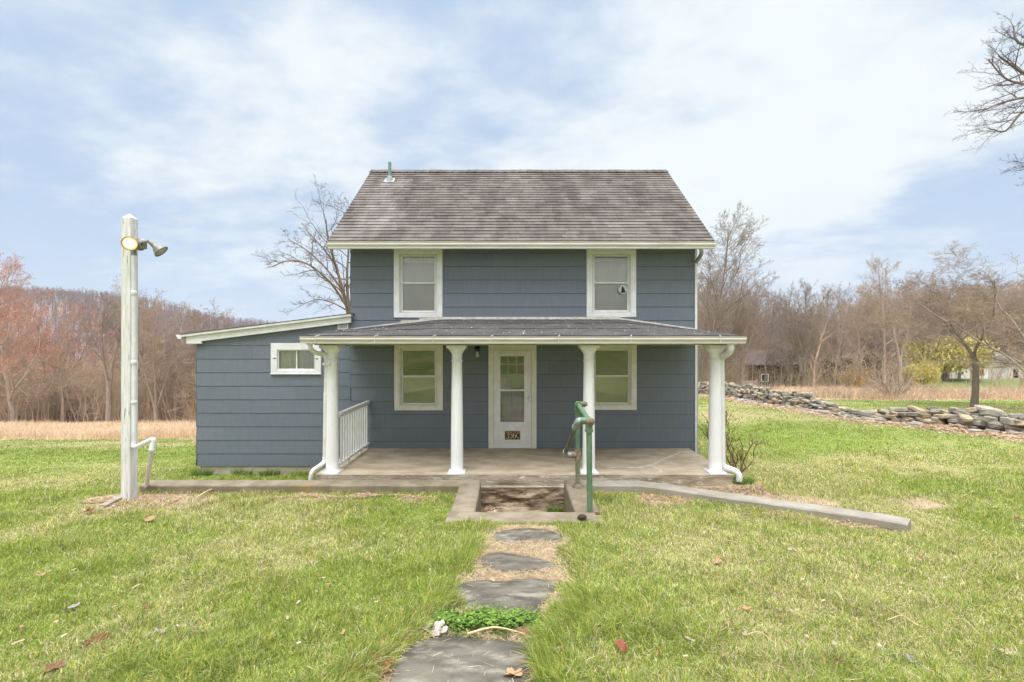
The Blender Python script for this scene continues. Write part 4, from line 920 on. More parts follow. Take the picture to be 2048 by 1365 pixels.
flood(at(322, 503, 6.56), (.62, .22, -.62), False)['label'] = 'unlit floodlight turned right'
a_, b_ = on_ground(206, 1017), on_ground(252, 998)
mb = MB(); dvec = (b_-a_); nn = Vector((-dvec.y, dvec.x, 0)).normalized()*.05
mb.prism([a_-nn+Vector((0,0,-.05)), a_+nn+Vector((0,0,-.05)), a_+nn+Vector((0,0,.04)), a_-nn+Vector((0,0,.04))], dvec+Vector((0,0,.03)))
tag(mb.build('timber_edging', wood_m), 'short weathered grey timber lying at the foot of the light post', 'timber')
# ------------------------------------------------------------ pipe handrail
hr = empty('pipe_handrail', (1.05, 6.9, KTOP), 'green painted steel pipe handrail with rusty fittings beside the stairwell', 'handrail')
BX = 1.05; Ay, By = 7.28, 6.20; az_ = EZ-.985; bz_ = EZ-1.075; pr_ = .037
mb = MB(); mb.tube([(BX, Ay, KTOP+.01), (BX, Ay, EZ-1.86)], .036, 16); mb.build('lower_post', mat('rust_stained_pipe', (.24,.22,.145), (.14,.19,.115), .7, 5, 6, .2, 40, (1,1,.5), .3, c3=(.30,.12,.05), s3=8, f3=(.58,.7)), hr)
mb = MB(); mb.tube([(BX, Ay, EZ-1.74), (BX, Ay, az_-.04)], pr_, 16); mb.build('rear_post', pipe_m, hr)
mb = MB(); mb.tube([(BX+.012, By, gz_(BX, By-.2)-.3), (BX, By, bz_-.04)], .040, 18); mb.build('front_post', pipe_m, hr)
mb = MB(); mb.tube([(BX, Ay-.04, az_-.0), (BX, By+.04, bz_)], pr_, 16); mb.build('top_rail', pipe_m, hr)
mb = MB(); mb.tube(smoothpath([(BX, Ay, az_-.10), (BX, Ay, az_-.03), (BX, Ay-.03, az_+.0), (BX, Ay-.10, az_-.008)], 6), .048, 16); mb.tube([(BX, Ay, az_-.115), (BX, Ay, az_-.08)], .054, 16); mb.tube([(BX, Ay-.09, az_-.007), (BX, Ay-.125, az_-.01)], .054, 16); mb.tube([(BX, Ay-.02, az_), (BX+.09, Ay-.02, az_)], .040, 14); mb.build('elbow', pipe_m, hr)
mb = MB(); mb.lathe((BX+.085, Ay-.02, az_), [(.045,0),(.045,.04),(.032,.045),(.032,.065),(.001,.067)], 12, 0, (1,0,0)); mb.build('end_plug', rust_m, hr)
mb = MB(); mb.tube([(BX, By, bz_-.13), (BX, By, bz_)], .050, 16); mb.tube([(BX, By+.13, bz_+.008), (BX, By-.03, bz_)], .050, 16); mb.tube([(BX, By, bz_-.145), (BX, By, bz_-.11)], .056, 16); mb.tube([(BX, By+.02, bz_), (BX-.10, By+.02, bz_)], .046, 14); mb.tube([(BX-.09, By+.02, bz_), (BX-.12, By+.02, bz_)], .053, 14); mb.build('tee', pipe_m, hr)
mb = MB(); mb.lathe((BX+.005, By-.03, bz_), [(.054,0),(.057,.01),(.057,.035),(.05,.045),(.03,.047),(.028,.06),(.001,.062)], 16, 0, (.25,-1,0)); mb.build('end_plug', rust_m, hr)
q0 = Vector((BX-.10, By+.02, bz_)); q1 = Vector((BX-.14, By+.03, bz_-.01)); q2 = Vector((BX-.16, By+.12, bz_-.09)); q3 = Vector((.845, Ay-.10, EZ-1.735)); q4 = Vector((.865, Ay, EZ-1.80))
mb = MB(); mb.tube(smoothpath([q0, q1, q2, q2+(q3-q2)*.06], 8), .047, 16); mb.tube([q2+(q3-q2)*.02, q2+(q3-q2)*.05], .053, 16); mb.build('upper_elbow', galv_m, hr)
mb = MB(); mb.tube([q2, q3], .034, 16); mb.build('slanting_rail', mat('dark_green_pipe', (.075,.105,.062), (.12,.15,.09), .5, 6, 6, .15, 40, (1,1,1), .4), hr)
mb = MB(); mb.tube(smoothpath([q3-(q3-q2)*.03, q3, q4, (BX-.05, Ay, EZ-1.80)], 8), .045, 16); mb.build('lower_elbow', galv_m, hr)
mb = MB(); mb.tube([(BX, Ay, EZ-1.87), (BX, Ay, EZ-1.72)], .050, 16); mb.tube([(BX-.10, Ay, EZ-1.80), (BX+.045, Ay, EZ-1.80)], .050, 16); mb.tube([(BX, Ay, EZ-1.90), (BX, Ay, EZ-1.865)], .047, 16); mb.build('rusty_tee', rust_m, hr)
mb = MB(); mb.lathe((BX, Ay, KTOP), [(.095,0),(.092,.014),(.055,.02),(.05,.04),(.04,.045)], 20); mb.build('floor_flange', rust_m, hr)
# pine cone on the corner of the kerb
c = on_ground(1165, 1024); c = Vector((.905, 5.90, KTOP+.035)); mb = MB(); rr = random.Random(5)
ax = Vector((.95,-.15,.12)).normalized(); u = ax.orthogonal().normalized(); w = ax.cross(u)
mb.lathe(c-ax*.06, [(.001,0),(.018,.01),(.026,.04),(.022,.08),(.01,.11),(.001,.12)], 10, 0, ax)
for k in range(110):
    t = k/110; ang = k*2.39996; rad = .044*math.sin(math.pi*(.08+.86*t))**.6; o_ = math.cos(ang)*u+math.sin(ang)*w; p = c+ax*(-.06+.12*t); s_ = .011; tn = ax.cross(o_)
    mb.add([p+o_*rad*.3-tn*.004, p+o_*rad*.3+tn*.004, p+o_*rad+tn*s_+ax*.004, p+o_*(rad+.003)+ax*.010, p+o_*rad-tn*s_+ax*.004], [(0,1,2,3,4)])
tag(mb.build('pine_cone', cone_m), 'brown pine cone lying on the kerb beside the handrail post', 'pine cone')
# ------------------------------------------------------------ dry stone wall
def stone_mesh(mb, c, L_, W_, H_, rz, tilt, rr, sh):
    nu_, nv_ = 8, 5; V = []; ph = [rr.uniform(0, 6.28) for _ in range(5)]; e = rr.uniform(.34, .58)
    M = Matrix.Rotation(rz, 3, 'Z') @ Matrix.Rotation(tilt, 3, 'Y') @ Matrix.Rotation(rr.uniform(-.15, .15), 3, 'X')
    pw = lambda v, e_: math.copysign(abs(v)**e_, v)
    for j in range(nv_+1):
        th = -math.pi/2+math.pi*j/nv_
        for i in range(nu_):
            a = 2*math.pi*i/nu_+.35; x = pw(math.cos(th), e)*pw(math.cos(a), e); y = pw(math.cos(th), e)*pw(math.sin(a), e); z = pw(math.sin(th), e)
            k = 1+.16*math.sin(2*a+ph[0])+.09*math.sin(3*a+ph[1]+2*th)+.07*math.sin(5*a+ph[2])*math.cos(th)+rr.uniform(-.05, .05)
            v = M @ Vector((x*L_/2*k, y*W_/2*k, z*H_/2*(1+.12*math.sin(a+ph[3])))); V.append(c+v)
    mb.cc = sh; mb.add(V, [(j*nu_+i, j*nu_+(i+1) % nu_, (j+1)*nu_+(i+1) % nu_, (j+1)*nu_+i) for j in range(nv_) for i in range(nu_)], 0, False); mb.cc = (1,1,1)
sw = empty('dry_stone_wall', (float(wall_x(20)), 20, gz_(float(wall_x(20)), 20)), 'long tumbledown wall of grey fieldstones along the right side of the lawn', 'stone wall')
rr = random.Random(12); ST_ = []
def wallh(y): return float(np.interp(y, [9, 13, 14.5, 16, 17, 18, 19.2, 20, 21.5, 24, 28, 34, 44], [.42, .46, .56, .52, .38, .18, .16, .34, .60, .72, .78, .80, .75]))
y = 9.5
while y < 44:
    h = wallh(y)*rr.uniform(.85, 1.1); z = 0; lay = 0
    while z < h:
        for side in (-1, 1) if z < h*.7 else (0,):
            big = rr.random() < .22; fz2 = .82 if y < 18 else .64; Ls = fz2*(rr.uniform(.5, .9) if big else rr.uniform(.24, .5)); Hs = fz2*(rr.uniform(.13, .22) if not big else rr.uniform(.17, .26))
            xx = float(wall_x(y))+side*(.24-.12*z)+rr.uniform(-.08, .08); yy = y+rr.uniform(-.1, .1)
            v = rr.uniform(.58, 1.12); t_ = rr.random(); shd = (v*(1.14 if t_ < .4 else 1), v, v*(.80 if t_ < .4 else .98))
            ST_.append((xx, yy, gz_(xx, yy)+z+Hs*.35, Ls, rr.uniform(.26, .42), Hs, R(90)+rr.uniform(-.5, .5), rr.uniform(-.18, .18) if z < h*.6 else rr.uniform(-.38, .38), shd))
        z += rr.uniform(.11, .16)*(1 if y < 18 else .8)
    y += rr.uniform(.26, .38)*(1 if y < 18 else .72)
for k in range(46):      # tumbled stones lying by the wall
    yy = rr.uniform(11, 28) if k > 16 else rr.uniform(16.5, 20); xx = float(wall_x(yy))-rr.uniform(.4, 1.0); v = rr.uniform(.6, 1.15)
    ST_.append((xx, yy, gz_(xx, yy)+.03, rr.uniform(.2, .5), rr.uniform(.2, .3), rr.uniform(.1, .16), rr.uniform(0, 3), rr.uniform(-.1, .1), (v, v, v)))
vis = [s for s in ST_ if s[0]/s[1] < 1.15 and s[0] <= float(wall_x(s[1]))+.1]; rest = [s for s in ST_ if s not in vis]
vis.sort(key=lambda s: -s[3]*s[5]/s[1]**2)
for s in vis[:100]:
    mb = MB(); stone_mesh(mb, Vector(s[:3]), s[3], s[4], s[5], s[6], s[7], rr, s[8]); mb.build('stone', fieldstone_m, sw)
mb = MB()
for s in vis[100:]+rest: stone_mesh(mb, Vector(s[:3]), s[3], s[4], s[5], s[6], s[7], rr, s[8])
o = mb.build('smaller_stones', fieldstone_m, sw); o['kind'] = 'stuff'
# dark heap of slaty rubble in front of the gap
mb = MB(); c0 = on_ground(1765, 836)
for k in range(60):
    p = c0+Vector((rr.gauss(0, .75), rr.gauss(0, .35), 0)); p.z = gz_(p.x, p.y)+.04+rr.uniform(0, .1); v = rr.uniform(.3, .6); stone_mesh(mb, p, rr.uniform(.12, .3), rr.uniform(.1, .2), rr.uniform(.05, .1), rr.uniform(0, 3), rr.uniform(-.3, .3), rr, (v, v*1.02, v*1.1))
tag(mb.build('rubble_heap', fieldstone_m), 'low dark heap of slaty rubble in front of the broken stone wall', 'rubble', kind='stuff')
mb = MB(); p = on_ground(20, 846); stone_mesh(mb, p+Vector((0,0,.45)), 1.7, 1.0, .9, .2, .05, rr, (1.5, 1.5, 1.55)); tag(mb.build('boulder', fieldstone_m), 'pale grey boulder in the dry grass at the far left', 'boulder')
# ------------------------------------------------------------ trees
def tubes_np(chains, sides):
    """chains: list of (pts list, radii list) -> V, F"""
    by = {}
    for P, r in chains: by.setdefault(len(P), []).append((P, r))
    Vs, Fs, off = [], [], 0
    for n, lst in by.items():
        P = np.array([[tuple(p) for p in c[0]] for c in lst]); Rr = np.array([c[1] for c in lst]); T = np.gradient(P, axis=1); T /= np.linalg.norm(T, axis=2, keepdims=True)+1e-9
        md = P[:, -1]-P[:, 0]; md /= np.linalg.norm(md, axis=1, keepdims=True)+1e-9
        ref = np.where(np.abs(md[:, 2:3]) < .8, np.array((0., 0, 1)), np.array((1., 0, 0)))[:, None, :]
        U = np.cross(T, ref); U /= np.linalg.norm(U, axis=2, keepdims=True)+1e-9; W = np.cross(T, U)
        a = 2*np.pi*np.arange(sides)/sides
        V = P[:, :, None, :]+Rr[:, :, None, None]*(np.cos(a)[None, None, :, None]*U[:, :, None, :]+np.sin(a)[None, None, :, None]*W[:, :, None, :])
        N_ = len(lst); Vs.append(V.reshape(-1, 3)); k = np.arange(sides); k2 = (k+1) % sides
        base = (np.arange(N_)*n*sides)[:, None, None]+(np.arange(n-1)*sides)[None, :, None]
        Fs.append(np.stack([base+k, base+k2, base+sides+k2, base+sides+k], -1).reshape(-1, 4)+off); off += N_*n*sides
    return np.concatenate(Vs), np.concatenate(Fs)
def rot_about(d, ang, az):
    u = d.orthogonal().normalized(); w = d.cross(u); return (d*math.cos(ang)+(u*math.cos(az)+w*math.sin(az))*math.sin(ang)).normalized()
def grow_tree(seed, H=14, r0=.2, cnt=(12,7,6,4), ratio=(.42,.48,.45,.5), ang=(48,42,45,50), t0=(.3,.25,.2,.15), wander=(.05,.10,.14,.2), trop=(.02,.05,.03,.0), nseg=(12,7,5,4,3), fork=0, fork_t=.3, rmin=.007, taper=.25, lean=(0,0), limbs=None, decay=.55, crown_min=0):
    r = random.Random(seed); lv = {k: [] for k in range(6)}
    def branch(p, d, L_, rad, lev, chain=None):
        n = nseg[lev]; pts = [p.copy()]; dd = d.copy(); dirs = [dd.copy()]
        if chain: pts = [Vector(q) for q in chain]; n = len(pts)-1; dirs = [(pts[min(i+1, n)]-pts[max(i-1, 0)]).normalized() for i in range(n+1)]
        else:
            for k in range(n):
                dd = (dd+Vector((r.gauss(0, wander[min(lev, 3)]), r.gauss(0, wander[min(lev, 3)]), r.gauss(0, wander[min(lev, 3)])))+Vector((0, 0, trop[min(lev, 3)]))).normalized()
                p = p+dd*(L_/n); pts.append(p.copy()); dirs.append(dd.copy())
        rads = [max(rmin*(.8 if k == n else 1), rad*(1-(1-taper)*(k/n)**.9)) for k in range(n+1)]
        if lev == 0 and not chain: rads[0] *= 1.35
        lv[lev].append((pts, rads))
        if lev >= len(cnt): return
        c = max(1, int(cnt[lev]*r.uniform(.8, 1.25)+.5)); az = r.uniform(0, 6.28)
        for i in range(c):
            t = t0[lev]+(1-t0[lev])*((i+r.random())/c); f = t*n; k = min(int(f), n-1); q = pts[k].lerp(pts[k+1], f-k); az += 2.4+r.uniform(-.5, .5)
            a = R(ang[lev]*r.uniform(.7, 1.25))*(1.12-.35*t)
            nd = rot_about(dirs[k], a, az)
            if nd.z < -.25 and trop[0] >= 0: nd.z *= .4; nd.normalize()
            ll = L_*ratio[lev]*r.uniform(.65, 1.2)*(1.12-decay*t)
            branch(q, nd, ll, max(rmin, rads[k]*r.uniform(.38, .6)), lev+1)
    if limbs:
        for (ch, rad, lev) in limbs:
            L_ = sum(((Vector(b)-Vector(a)).length for a, b in zip(ch, ch[1:]))); branch(Vector(ch[0]), Vector((0,0,1)), L_, rad, lev, smoothpath(ch, 4))
    elif fork:
        p = Vector((0,0,0)); d = Vector((lean[0], lean[1], 1)).normalized(); hh_ = H*fork_t; base = [p]
        pts = [p+d*hh_*k/4+Vector((r.gauss(0, .03), r.gauss(0, .03), 0)) for k in range(5)]; lv[0].append((pts, [r0*1.3, r0*1.08, r0, r0*.97, r0*.9]))
        for k in range(fork):
            nd = rot_about(d, R(r.uniform(9, 26)), 6.28*k/fork+r.uniform(-.5, .5)); branch(pts[-1] if k else pts[-1], nd, H*(1-fork_t)*r.uniform(.8, 1.02), r0*r.uniform(.5, .7), 0)
    else: branch(Vector((0,0,0)), Vector((lean[0], lean[1], 1)).normalized(), H, r0, 0)
    return lv
def tree_meshes(lv, ncoarse=2):
    cz = [c for k in range(ncoarse) for c in lv[k]]; fz__ = [c for k in range(ncoarse, 6) for c in lv[k]]
    V, Fq = tubes_np(cz, 7); tm = np_mesh('trunk', V, Fq, True); V, Fq = tubes_np(fz__, 3); cm = np_mesh('crown', V, Fq, False); return tm, cm
def tips(lv):
    out = []
    for k in (3, 4, 5):
        for P, _ in lv[k]: out += [tuple(P[-1]), tuple(P[len(P)//2])]
    return np.array(out)
def quads_at(P, size, seed, jit=.1, per=2, droop=None):
    r_ = np.random.RandomState(seed); P = np.repeat(P, per, 0)+r_.randn(len(P)*per, 3)*jit; n = len(P)
    a = r_.randn(n, 3); a /= np.linalg.norm(a, axis=1, keepdims=True); b = np.cross(a, r_.randn(n, 3)); b /= np.linalg.norm(b, axis=1, keepdims=True)
    if droop is not None: a = a*.25+np.array((0,0,-1.)); a /= np.linalg.norm(a, axis=1, keepdims=True); b = np.cross(a, r_.randn(n, 3)); b /= np.linalg.norm(b, axis=1, keepdims=True)
    s = (size*(.6+.8*r_.rand(n)))[:, None]; dl = droop or 1
    V = np.stack([P-a*s*dl*.5, P-b*s*.35, P+a*s*dl*.5, P+b*s*.35], 1).reshape(-1, 3); return V, np.arange(n*4).reshape(-1, 4)
PROTO = {}
def proto(key, lv, H, bark=bark_m, twig=twig_m, extra=None, ncoarse=2):
    tm, cm = tree_meshes(lv, ncoarse); tm.materials.append(bark); cm.materials.append(twig); ex = []
    for nm, (V, Fq), m in (extra or []): me = np_mesh(nm, V, Fq, False); me.materials.append(m); ex.append((nm, me))
    top = max(p.z for k in lv for P, _ in lv[k] for p in P); PROTO[key] = (tm, cm, top, ex)
def place(key, px, Y, toppy, label, cat='tree', name='bare_tree', group=None, rz=0, sxy=None, X=None, H=None, tilt=(0,0), Z=None):
    tm, cm, H0, ex = PROTO[key]; X = (px-1024)/F*Y if X is None else X; g = (gz_(X, Y) if Z is None else Z)-.05
    h = H if H else EZ+(685-toppy)/F*Y-g; s = h/H0
    e = empty(name, (X, Y, g), label, cat, group, rz); e.rotation_euler = (tilt[0], tilt[1], rz); e.scale = (sxy or s, sxy or s, s)
    for nm, me in (('trunk', tm), ('crown', cm), *ex):
        o = bpy.data.objects.new(nm, me); COL.objects.link(o); o.parent = e
    return e
tall = dict(H=15, r0=.16, cnt=(17,8,7,5), t0=(.30,.2,.2,.12), ang=(46,40,44,50), ratio=(.40,.5,.48,.55), rmin=.0075)
for i, sd_ in enumerate((101, 102, 103)): proto('tall%d' % i, grow_tree(sd_, **tall), 15, bark=(bark_m, darkbark_m, bark_m)[i], twig=(twig_m, greytwig_m, twig_m)[i])
multi = dict(H=14, r0=.21, fork=4, fork_t=.14, cnt=(13,8,6,5), t0=(.22,.2,.15,.12), ang=(38,38,42,48), ratio=(.40,.48,.48,.55), rmin=.0075)
for i, sd_ in enumerate((201, 202, 203)): proto('multi%d' % i, grow_tree(sd_, **dict(multi, fork=(4,3,5)[i])), 14, bark=(bark_m, darkbark_m, bark_m)[i], twig=(twig_m, greytwig_m, greytwig_m)[i])
proto('twin', grow_tree(301, **dict(multi, fork=2, fork_t=.28, r0=.26, H=15)), 15, bark=bark_m, twig=greytwig_m)
l = grow_tree(401, **dict(tall, r0=.2, ang=(50,42,45,50), t0=(.15,.2,.2,.15), cnt=(18,8,6,4))); proto('maple0', l, 15, twig=twig_m, extra=[('red_buds', quads_at(tips(l), .085, 1, .10, 1), redbud_m)])
l = grow_tree(402, **dict(multi, r0=.2, cnt=(12,7,6,4))); proto('maple1', l, 15, twig=twig_m, extra=[('red_buds', quads_at(tips(l)[::2], .085, 2, .12, 1), redbud_m)])
proto('slim', grow_tree(501, H=12, r0=.09, cnt=(14,6,4,2), ratio=(.30,.45,.5,.5), ang=(45,40,40,45), t0=(.3,.2,.2,.2), rmin=.010), 12)
proto('crooked', grow_tree(601, H=11, r0=.155, cnt=(9,8,7,5), ratio=(.52,.52,.45,.5), ang=(56,48,48,52), t0=(.12,.15,.15,.1), wander=(.12,.17,.2,.25), rmin=.006, fork=2, fork_t=.36), 11, bark=darkbark_m, twig=mat('near_brown_twigs', (.23,.175,.13), (.30,.23,.17), .95, 5, spec=.05))
proto('dense', grow_tree(613, H=11, r0=.12, cnt=(15,9,8,5), ratio=(.55,.5,.45,.5), ang=(66,50,48,52), t0=(.12,.12,.12,.1), wander=(.12,.17,.2,.25), rmin=.006, fork=2, fork_t=.15), 11, bark=bark_m, twig=MATS['brown_twigs'])
proto('leaning', grow_tree(702, H=12, r0=.27, cnt=(12,8,7,4), ratio=(.62,.50,.42,.5), ang=(52,44,46,50), t0=(.30,.2,.15,.1), wander=(.07,.12,.18,.22), rmin=.007), 12, bark=mat('buff_bark', (.26,.19,.14), (.15,.11,.085), .95, 3, 6, .4, 14, (3,3,.6), .1), twig=mat('brown_black_twigs', (.12,.095,.08), (.16,.125,.10), .95, 5, spec=.05))
WL = 'bare woodland tree among the brown woods beyond the dry field on the left'
WR = 'bare woodland tree among the brown woods beyond the stone wall on the right'
GL_, GR_ = 'woodland trees on the left', 'woodland trees on the right'
place('maple0', 28, 36, 468, 'tallest red budded maple at the left edge of the photo', name='red_maple', group='red budding maples', rz=1.0)
place('maple1', -75, 37, 480, 'red budded maple cut off by the left edge of the photo', name='red_maple', group='red budding maples', rz=2)
place('maple1', 110, 43, 600, 'lower red budded maple between the tallest maple and the light post', name='red_maple', group='red budding maples', rz=.5)
place('maple0', 195, 50, 645, 'faint red budded maple just left of the light post', name='red_maple', group='red budding maples', rz=4)
place('maple1', -10, 48, 600, 'red budded maple low behind the boulder', name='red_maple', group='red budding maples', rz=3)
place('slim', 128, 37, 588, 'slim dark bare tree between the maples and the light post', name='bare_tree', rz=.3)
place('twin', 218, 37, 536, 'bare twin trunked tree partly hidden by the light post', name='bare_tree', rz=.9)
place('multi0', 312, 37, 556, 'broad bare tree with several trunks between the light post and the house wing', name='bare_tree', rz=.2)
place('multi2', 382, 41, 592, 'bare rounded tree just left of the house wing', name='bare_tree', rz=2.2)
place('multi1', 262, 40, 575, 'bare tree rising directly behind the light post', name='bare_tree', rz=4.2)
rr = random.Random(77); keys = ['tall0','tall1','tall2','multi0','multi1','multi2','slim','slim','twin']
for k in range(58):
    px = rr.uniform(-170, 420); Y = rr.uniform(38, 68); top_ = rr.uniform(690, 780)-(25 if px < 60 else 0)
    place(rr.choice(keys+(['maple1'] if k % 6 == 0 else [])), px, Y, top_, WL, group=GL_, name='woodland_tree', rz=rr.uniform(0, 6), sxy=rr.uniform(.45, .7))
LY = 22; lx0, lz0 = (712-1024)/F*LY, gz_((712-1024)/F*LY, LY)
def lp(px, py, d=0): v = at(px, py, LY+d); return (v.x, v.y, v.z)
limbs = [([(lx0, LY, lz0), lp(704, 700), lp(697, 630), lp(684, 575), lp(668, 520), lp(655, 470), lp(652, 440)], 0.129, 1), ([lp(700, 650), lp(694, 560, .4), lp(697, 490, .6), lp(688, 425, .6)], 0.088, 1),
         ([lp(693, 612), lp(660, 565, -.5), lp(618, 530, -.8), lp(578, 522, -1), lp(541, 535, -1)], 0.068, 1), ([lp(684, 580), lp(650, 535, .5), lp(612, 500, .8), lp(575, 478, 1)], 0.058, 1), ([lp(695, 622), lp(665, 606, .5), lp(630, 600, .8), lp(590, 618, 1)], 0.041, 1),
         ([lp(672, 530), lp(640, 490, -.6), lp(612, 460, -.8)], 0.041, 1), ([lp(699, 645), lp(720, 560, .8), lp(735, 500, 1)], 0.061, 1)]
lv = grow_tree(58, cnt=(0,10,7,4), ratio=(.3,.36,.44,.5), ang=(40,44,46,50), t0=(.1,.25,.15,.1), wander=(.1,.12,.18,.22), trop=(0,.05,.03,0), limbs=limbs, rmin=.0055)
tm, cm = tree_meshes(lv); tt = empty('bare_tree', (lx0, LY, lz0), 'leaning bare tree with wide spreading limbs rising behind the low wing roof', 'tree')
link('trunk', tm, MATS['buff_bark'], tt); link('crown', cm, MATS['brown_black_twigs'], tt)
RT = [('tall1',1416,33,408,'tallest bare tree just right of the house roof',.3),('multi1',1436,37,500,'dense bare tree with many upright limbs right of the upper downspout',1),('multi2',1482,38,528,'bare tree leaning out to the right of the house, second clump',2.5),
      ('multi0',1398,42,520,'bare tree partly hidden by the right house corner',4),('multi2',1608,42,562,'rounded bare tree with fanning limbs above the brown house',5.2),('slim',1668,41,582,'thin bare tree right of the broken pale trunk',1.5),
      ('tall2',1768,38,500,'tall bare tree with a forked top in the middle of the right woods',.8),('twin',1800,43,540,'bare double trunk just right of the tallest tree in the right woods',2.2),('tall0',1722,45,590,'bare tree left of the tallest one in the right woods',2.9),
      ('multi1',1850,50,560,'bare crown rising behind the yellow willow',1.1),('tall1',1905,56,548,'bare tree behind the white house on the right',3.3),('slim',1504,47,640,'slim bare tree in front of the left end of the brown house',2.2),('slim',1536,44,622,'slim bare tree in front of the middle of the brown house',4.2),('multi1',1580,50,600,'bushy bare tree in front of the right end of the brown house',3.7),('slim',1560,48,605,'slim bare tree between the two clumps behind the brown house',.2),('multi0',1985,60,575,'bare tree at the right edge behind the white house',.2)]
for k_, px, Y, tp, lab, rz in RT: place(k_, px, Y, tp, lab, rz=rz, name='bare_tree')
for k in range(105):
    px = rr.uniform(1380, 2130); Y = rr.uniform(46, 82); top_ = rr.uniform(556, 655)-(14 if px > 1700 else 0)
    if Y < 62 and (1495 < px < 1620 or 1815 < px < 2048) and rr.random() < .9: Y = rr.uniform(64, 84)
    place(rr.choice(keys), px, Y, top_, WR, group=GR_, name='woodland_tree', rz=rr.uniform(0, 6), sxy=rr.uniform(.55, .85))
# broken pale tree
A0 = (0,0,0)
lv = grow_tree(9, cnt=(0,3,3), ratio=(.3,.5,.5,.5), limbs=[([(0,0,0),(.05,0,1.6),(.12,0,3.4),(.42,0,5.0)], .24, 1), ([(.30,0,4.4),(.8,.1,6.0),(1.05,.1,7.0),(1.0,0,8.6)], .13, 1), ([(1.05,.1,6.9),(1.7,0,7.4),(2.4,0,7.8)], .07, 1), ([(.15,0,4.0),(-.25,0,5.0),(-.45,0,5.6)], .09, 1), ([(1.0,.05,7.2),(1.5,0,8.6),(1.9,0,9.8)], .08, 1)], rmin=.008)
proto('broken', lv, 9.8, bark=palebark_m, twig=palebark_m); place('broken', 1627, 38, 635, 'broken tree with pale peeling trunk and white snapped limbs above the stone wall', name='broken_tree')
place('crooked', 1950, 22.3, 520, 'crooked bare tree with a thick trunk standing in the field beyond the stone wall', name='bare_tree', rz=.7, sxy=.85)
place('dense', 2085, 19.5, 450, 'bare tree with dense low twigs entering from the right edge', name='bare_tree', rz=3.9, sxy=1.0)
# tall tree outside the frame whose limbs reach in at the upper right
tx, ty = 18.3, 14.2; tg = gz_(tx, ty)
def up(px, py, Y=13.6): v = at(px+22, py, Y); return (v.x, v.y, v.z)
trunk_ = [(tx, ty, tg), (tx-.05, ty, tg+4), (tx-.25, ty-.1, tg+8), (tx-.4, ty-.1, tg+12), (tx-.6, ty, tg+16)]
limbs = [(trunk_, .30, 0), ([(tx-.1, ty, tg+5.5), up(2110, 190), up(2030, 150), up(1975, 112)], .09, 1), ([(tx-.15, ty, tg+7.5), up(2090, 130, 13.9), up(2015, 86, 13.9), up(2005, 52, 14)], .07, 1),
         ([(tx-.05, ty, tg+5), up(2110, 170), up(2040, 170), up(1990, 158), up(1955, 120)], .06, 1), ([(tx, ty, tg+4.3), up(2100, 215, 13), up(2045, 195, 13), up(1985, 205, 12.9), up(1935, 226, 12.8)], .07, 1),
         ([(tx, ty, tg+4), up(2095, 250, 13.2), up(2030, 222, 13.2), up(1990, 262, 13.2), up(1958, 258, 13.2)], .06, 1), ([(tx, ty, tg+3.2), up(2110, 330, 14), up(2060, 325, 14), up(2018, 342, 14)], .05, 1), ([(tx-.3, ty, tg+10), up(2110, 40, 14), up(2080, -20, 14)], .09, 1)]
lv = grow_tree(33, cnt=(0,11,7,4), ratio=(.3,.17,.40,.45), ang=(40,46,48,50), t0=(.1,.38,.15,.1), wander=(.1,.1,.15,.2), trop=(0,.03,.02,0), limbs=limbs, rmin=.0032)
tm, cm = tree_meshes(lv); tt = empty('bare_tree', (tx, ty, tg), 'tall bare tree reaching thin dark branches in at the upper right corner', 'tree')
link('trunk', tm, darkbark_m, tt); link('crown', cm, mat('thin_dark_twigs', (.16,.135,.15), (.13,.11,.125), .95, 3, spec=.05), tt)
# willow, conifers, shrubs
l = grow_tree(801, H=6.2, r0=.22, fork=4, fork_t=.25, cnt=(9,6,3), ratio=(.5,.5,.5,.5), ang=(50,50,50,50), rmin=.012)
l2 = dict(l); l2[3] = l[2]+l[3]; P_ = tips(l2); r_ = np.random.RandomState(4); Q = []
for p in P_:
    n = int(3+p[2]*.9)
    for k in range(n): Q.append((p[0]+r_.randn()*.15, p[1]+r_.randn()*.15, p[2]-k*.42*r_.uniform(.8, 1.1)))
Q = np.array([q for q in Q if q[2] > .5]); proto('willow', l, 6.2, extra=[('hanging_leaves', quads_at(Q, .13, 5, .14, 1, droop=3.2), willow_m)])
place('willow', 1888, 50, 672, 'yellow green weeping willow beside the white house', name='willow', rz=.4, sxy=1.7, tilt=(0,0))
place('willow', 1849, 46, 722, 'smaller drooping yellow willow left of the white house', name='willow', rz=2.1, sxy=.7)
def conifer(seed, H, w_):
    r = random.Random(seed); ch = [([Vector((0,0,0)), Vector((0,0,H*.5)), Vector((0,0,H))], [.12,.08,.02])]; tw = []; pts = []
    for k in range(70):
        t = .08+.9*k/70; L_ = w_*(1-t)**.8*r.uniform(.7, 1.1)+.1; a = k*2.4
        d = Vector((math.cos(a), math.sin(a), -.12)); p = Vector((0,0,H*t)); tw.append(([p, p+d*L_*.5, p+d*L_+Vector((0,0,.08))], [.03,.02,.01]))
        for j in range(16): q = p+d*L_*r.uniform(.2, 1); pts.append((q.x+r.gauss(0, .14), q.y+r.gauss(0, .14), q.z+r.gauss(0, .08)))
    return {0: ch, 1: [], 2: tw, 3: [], 4: [], 5: []}, np.array(pts)
l, P_ = conifer(3, 7, 2.0); proto('conifer', l, 7, extra=[('needles', quads_at(P_, .30, 8, .08, 3), everg_m)])
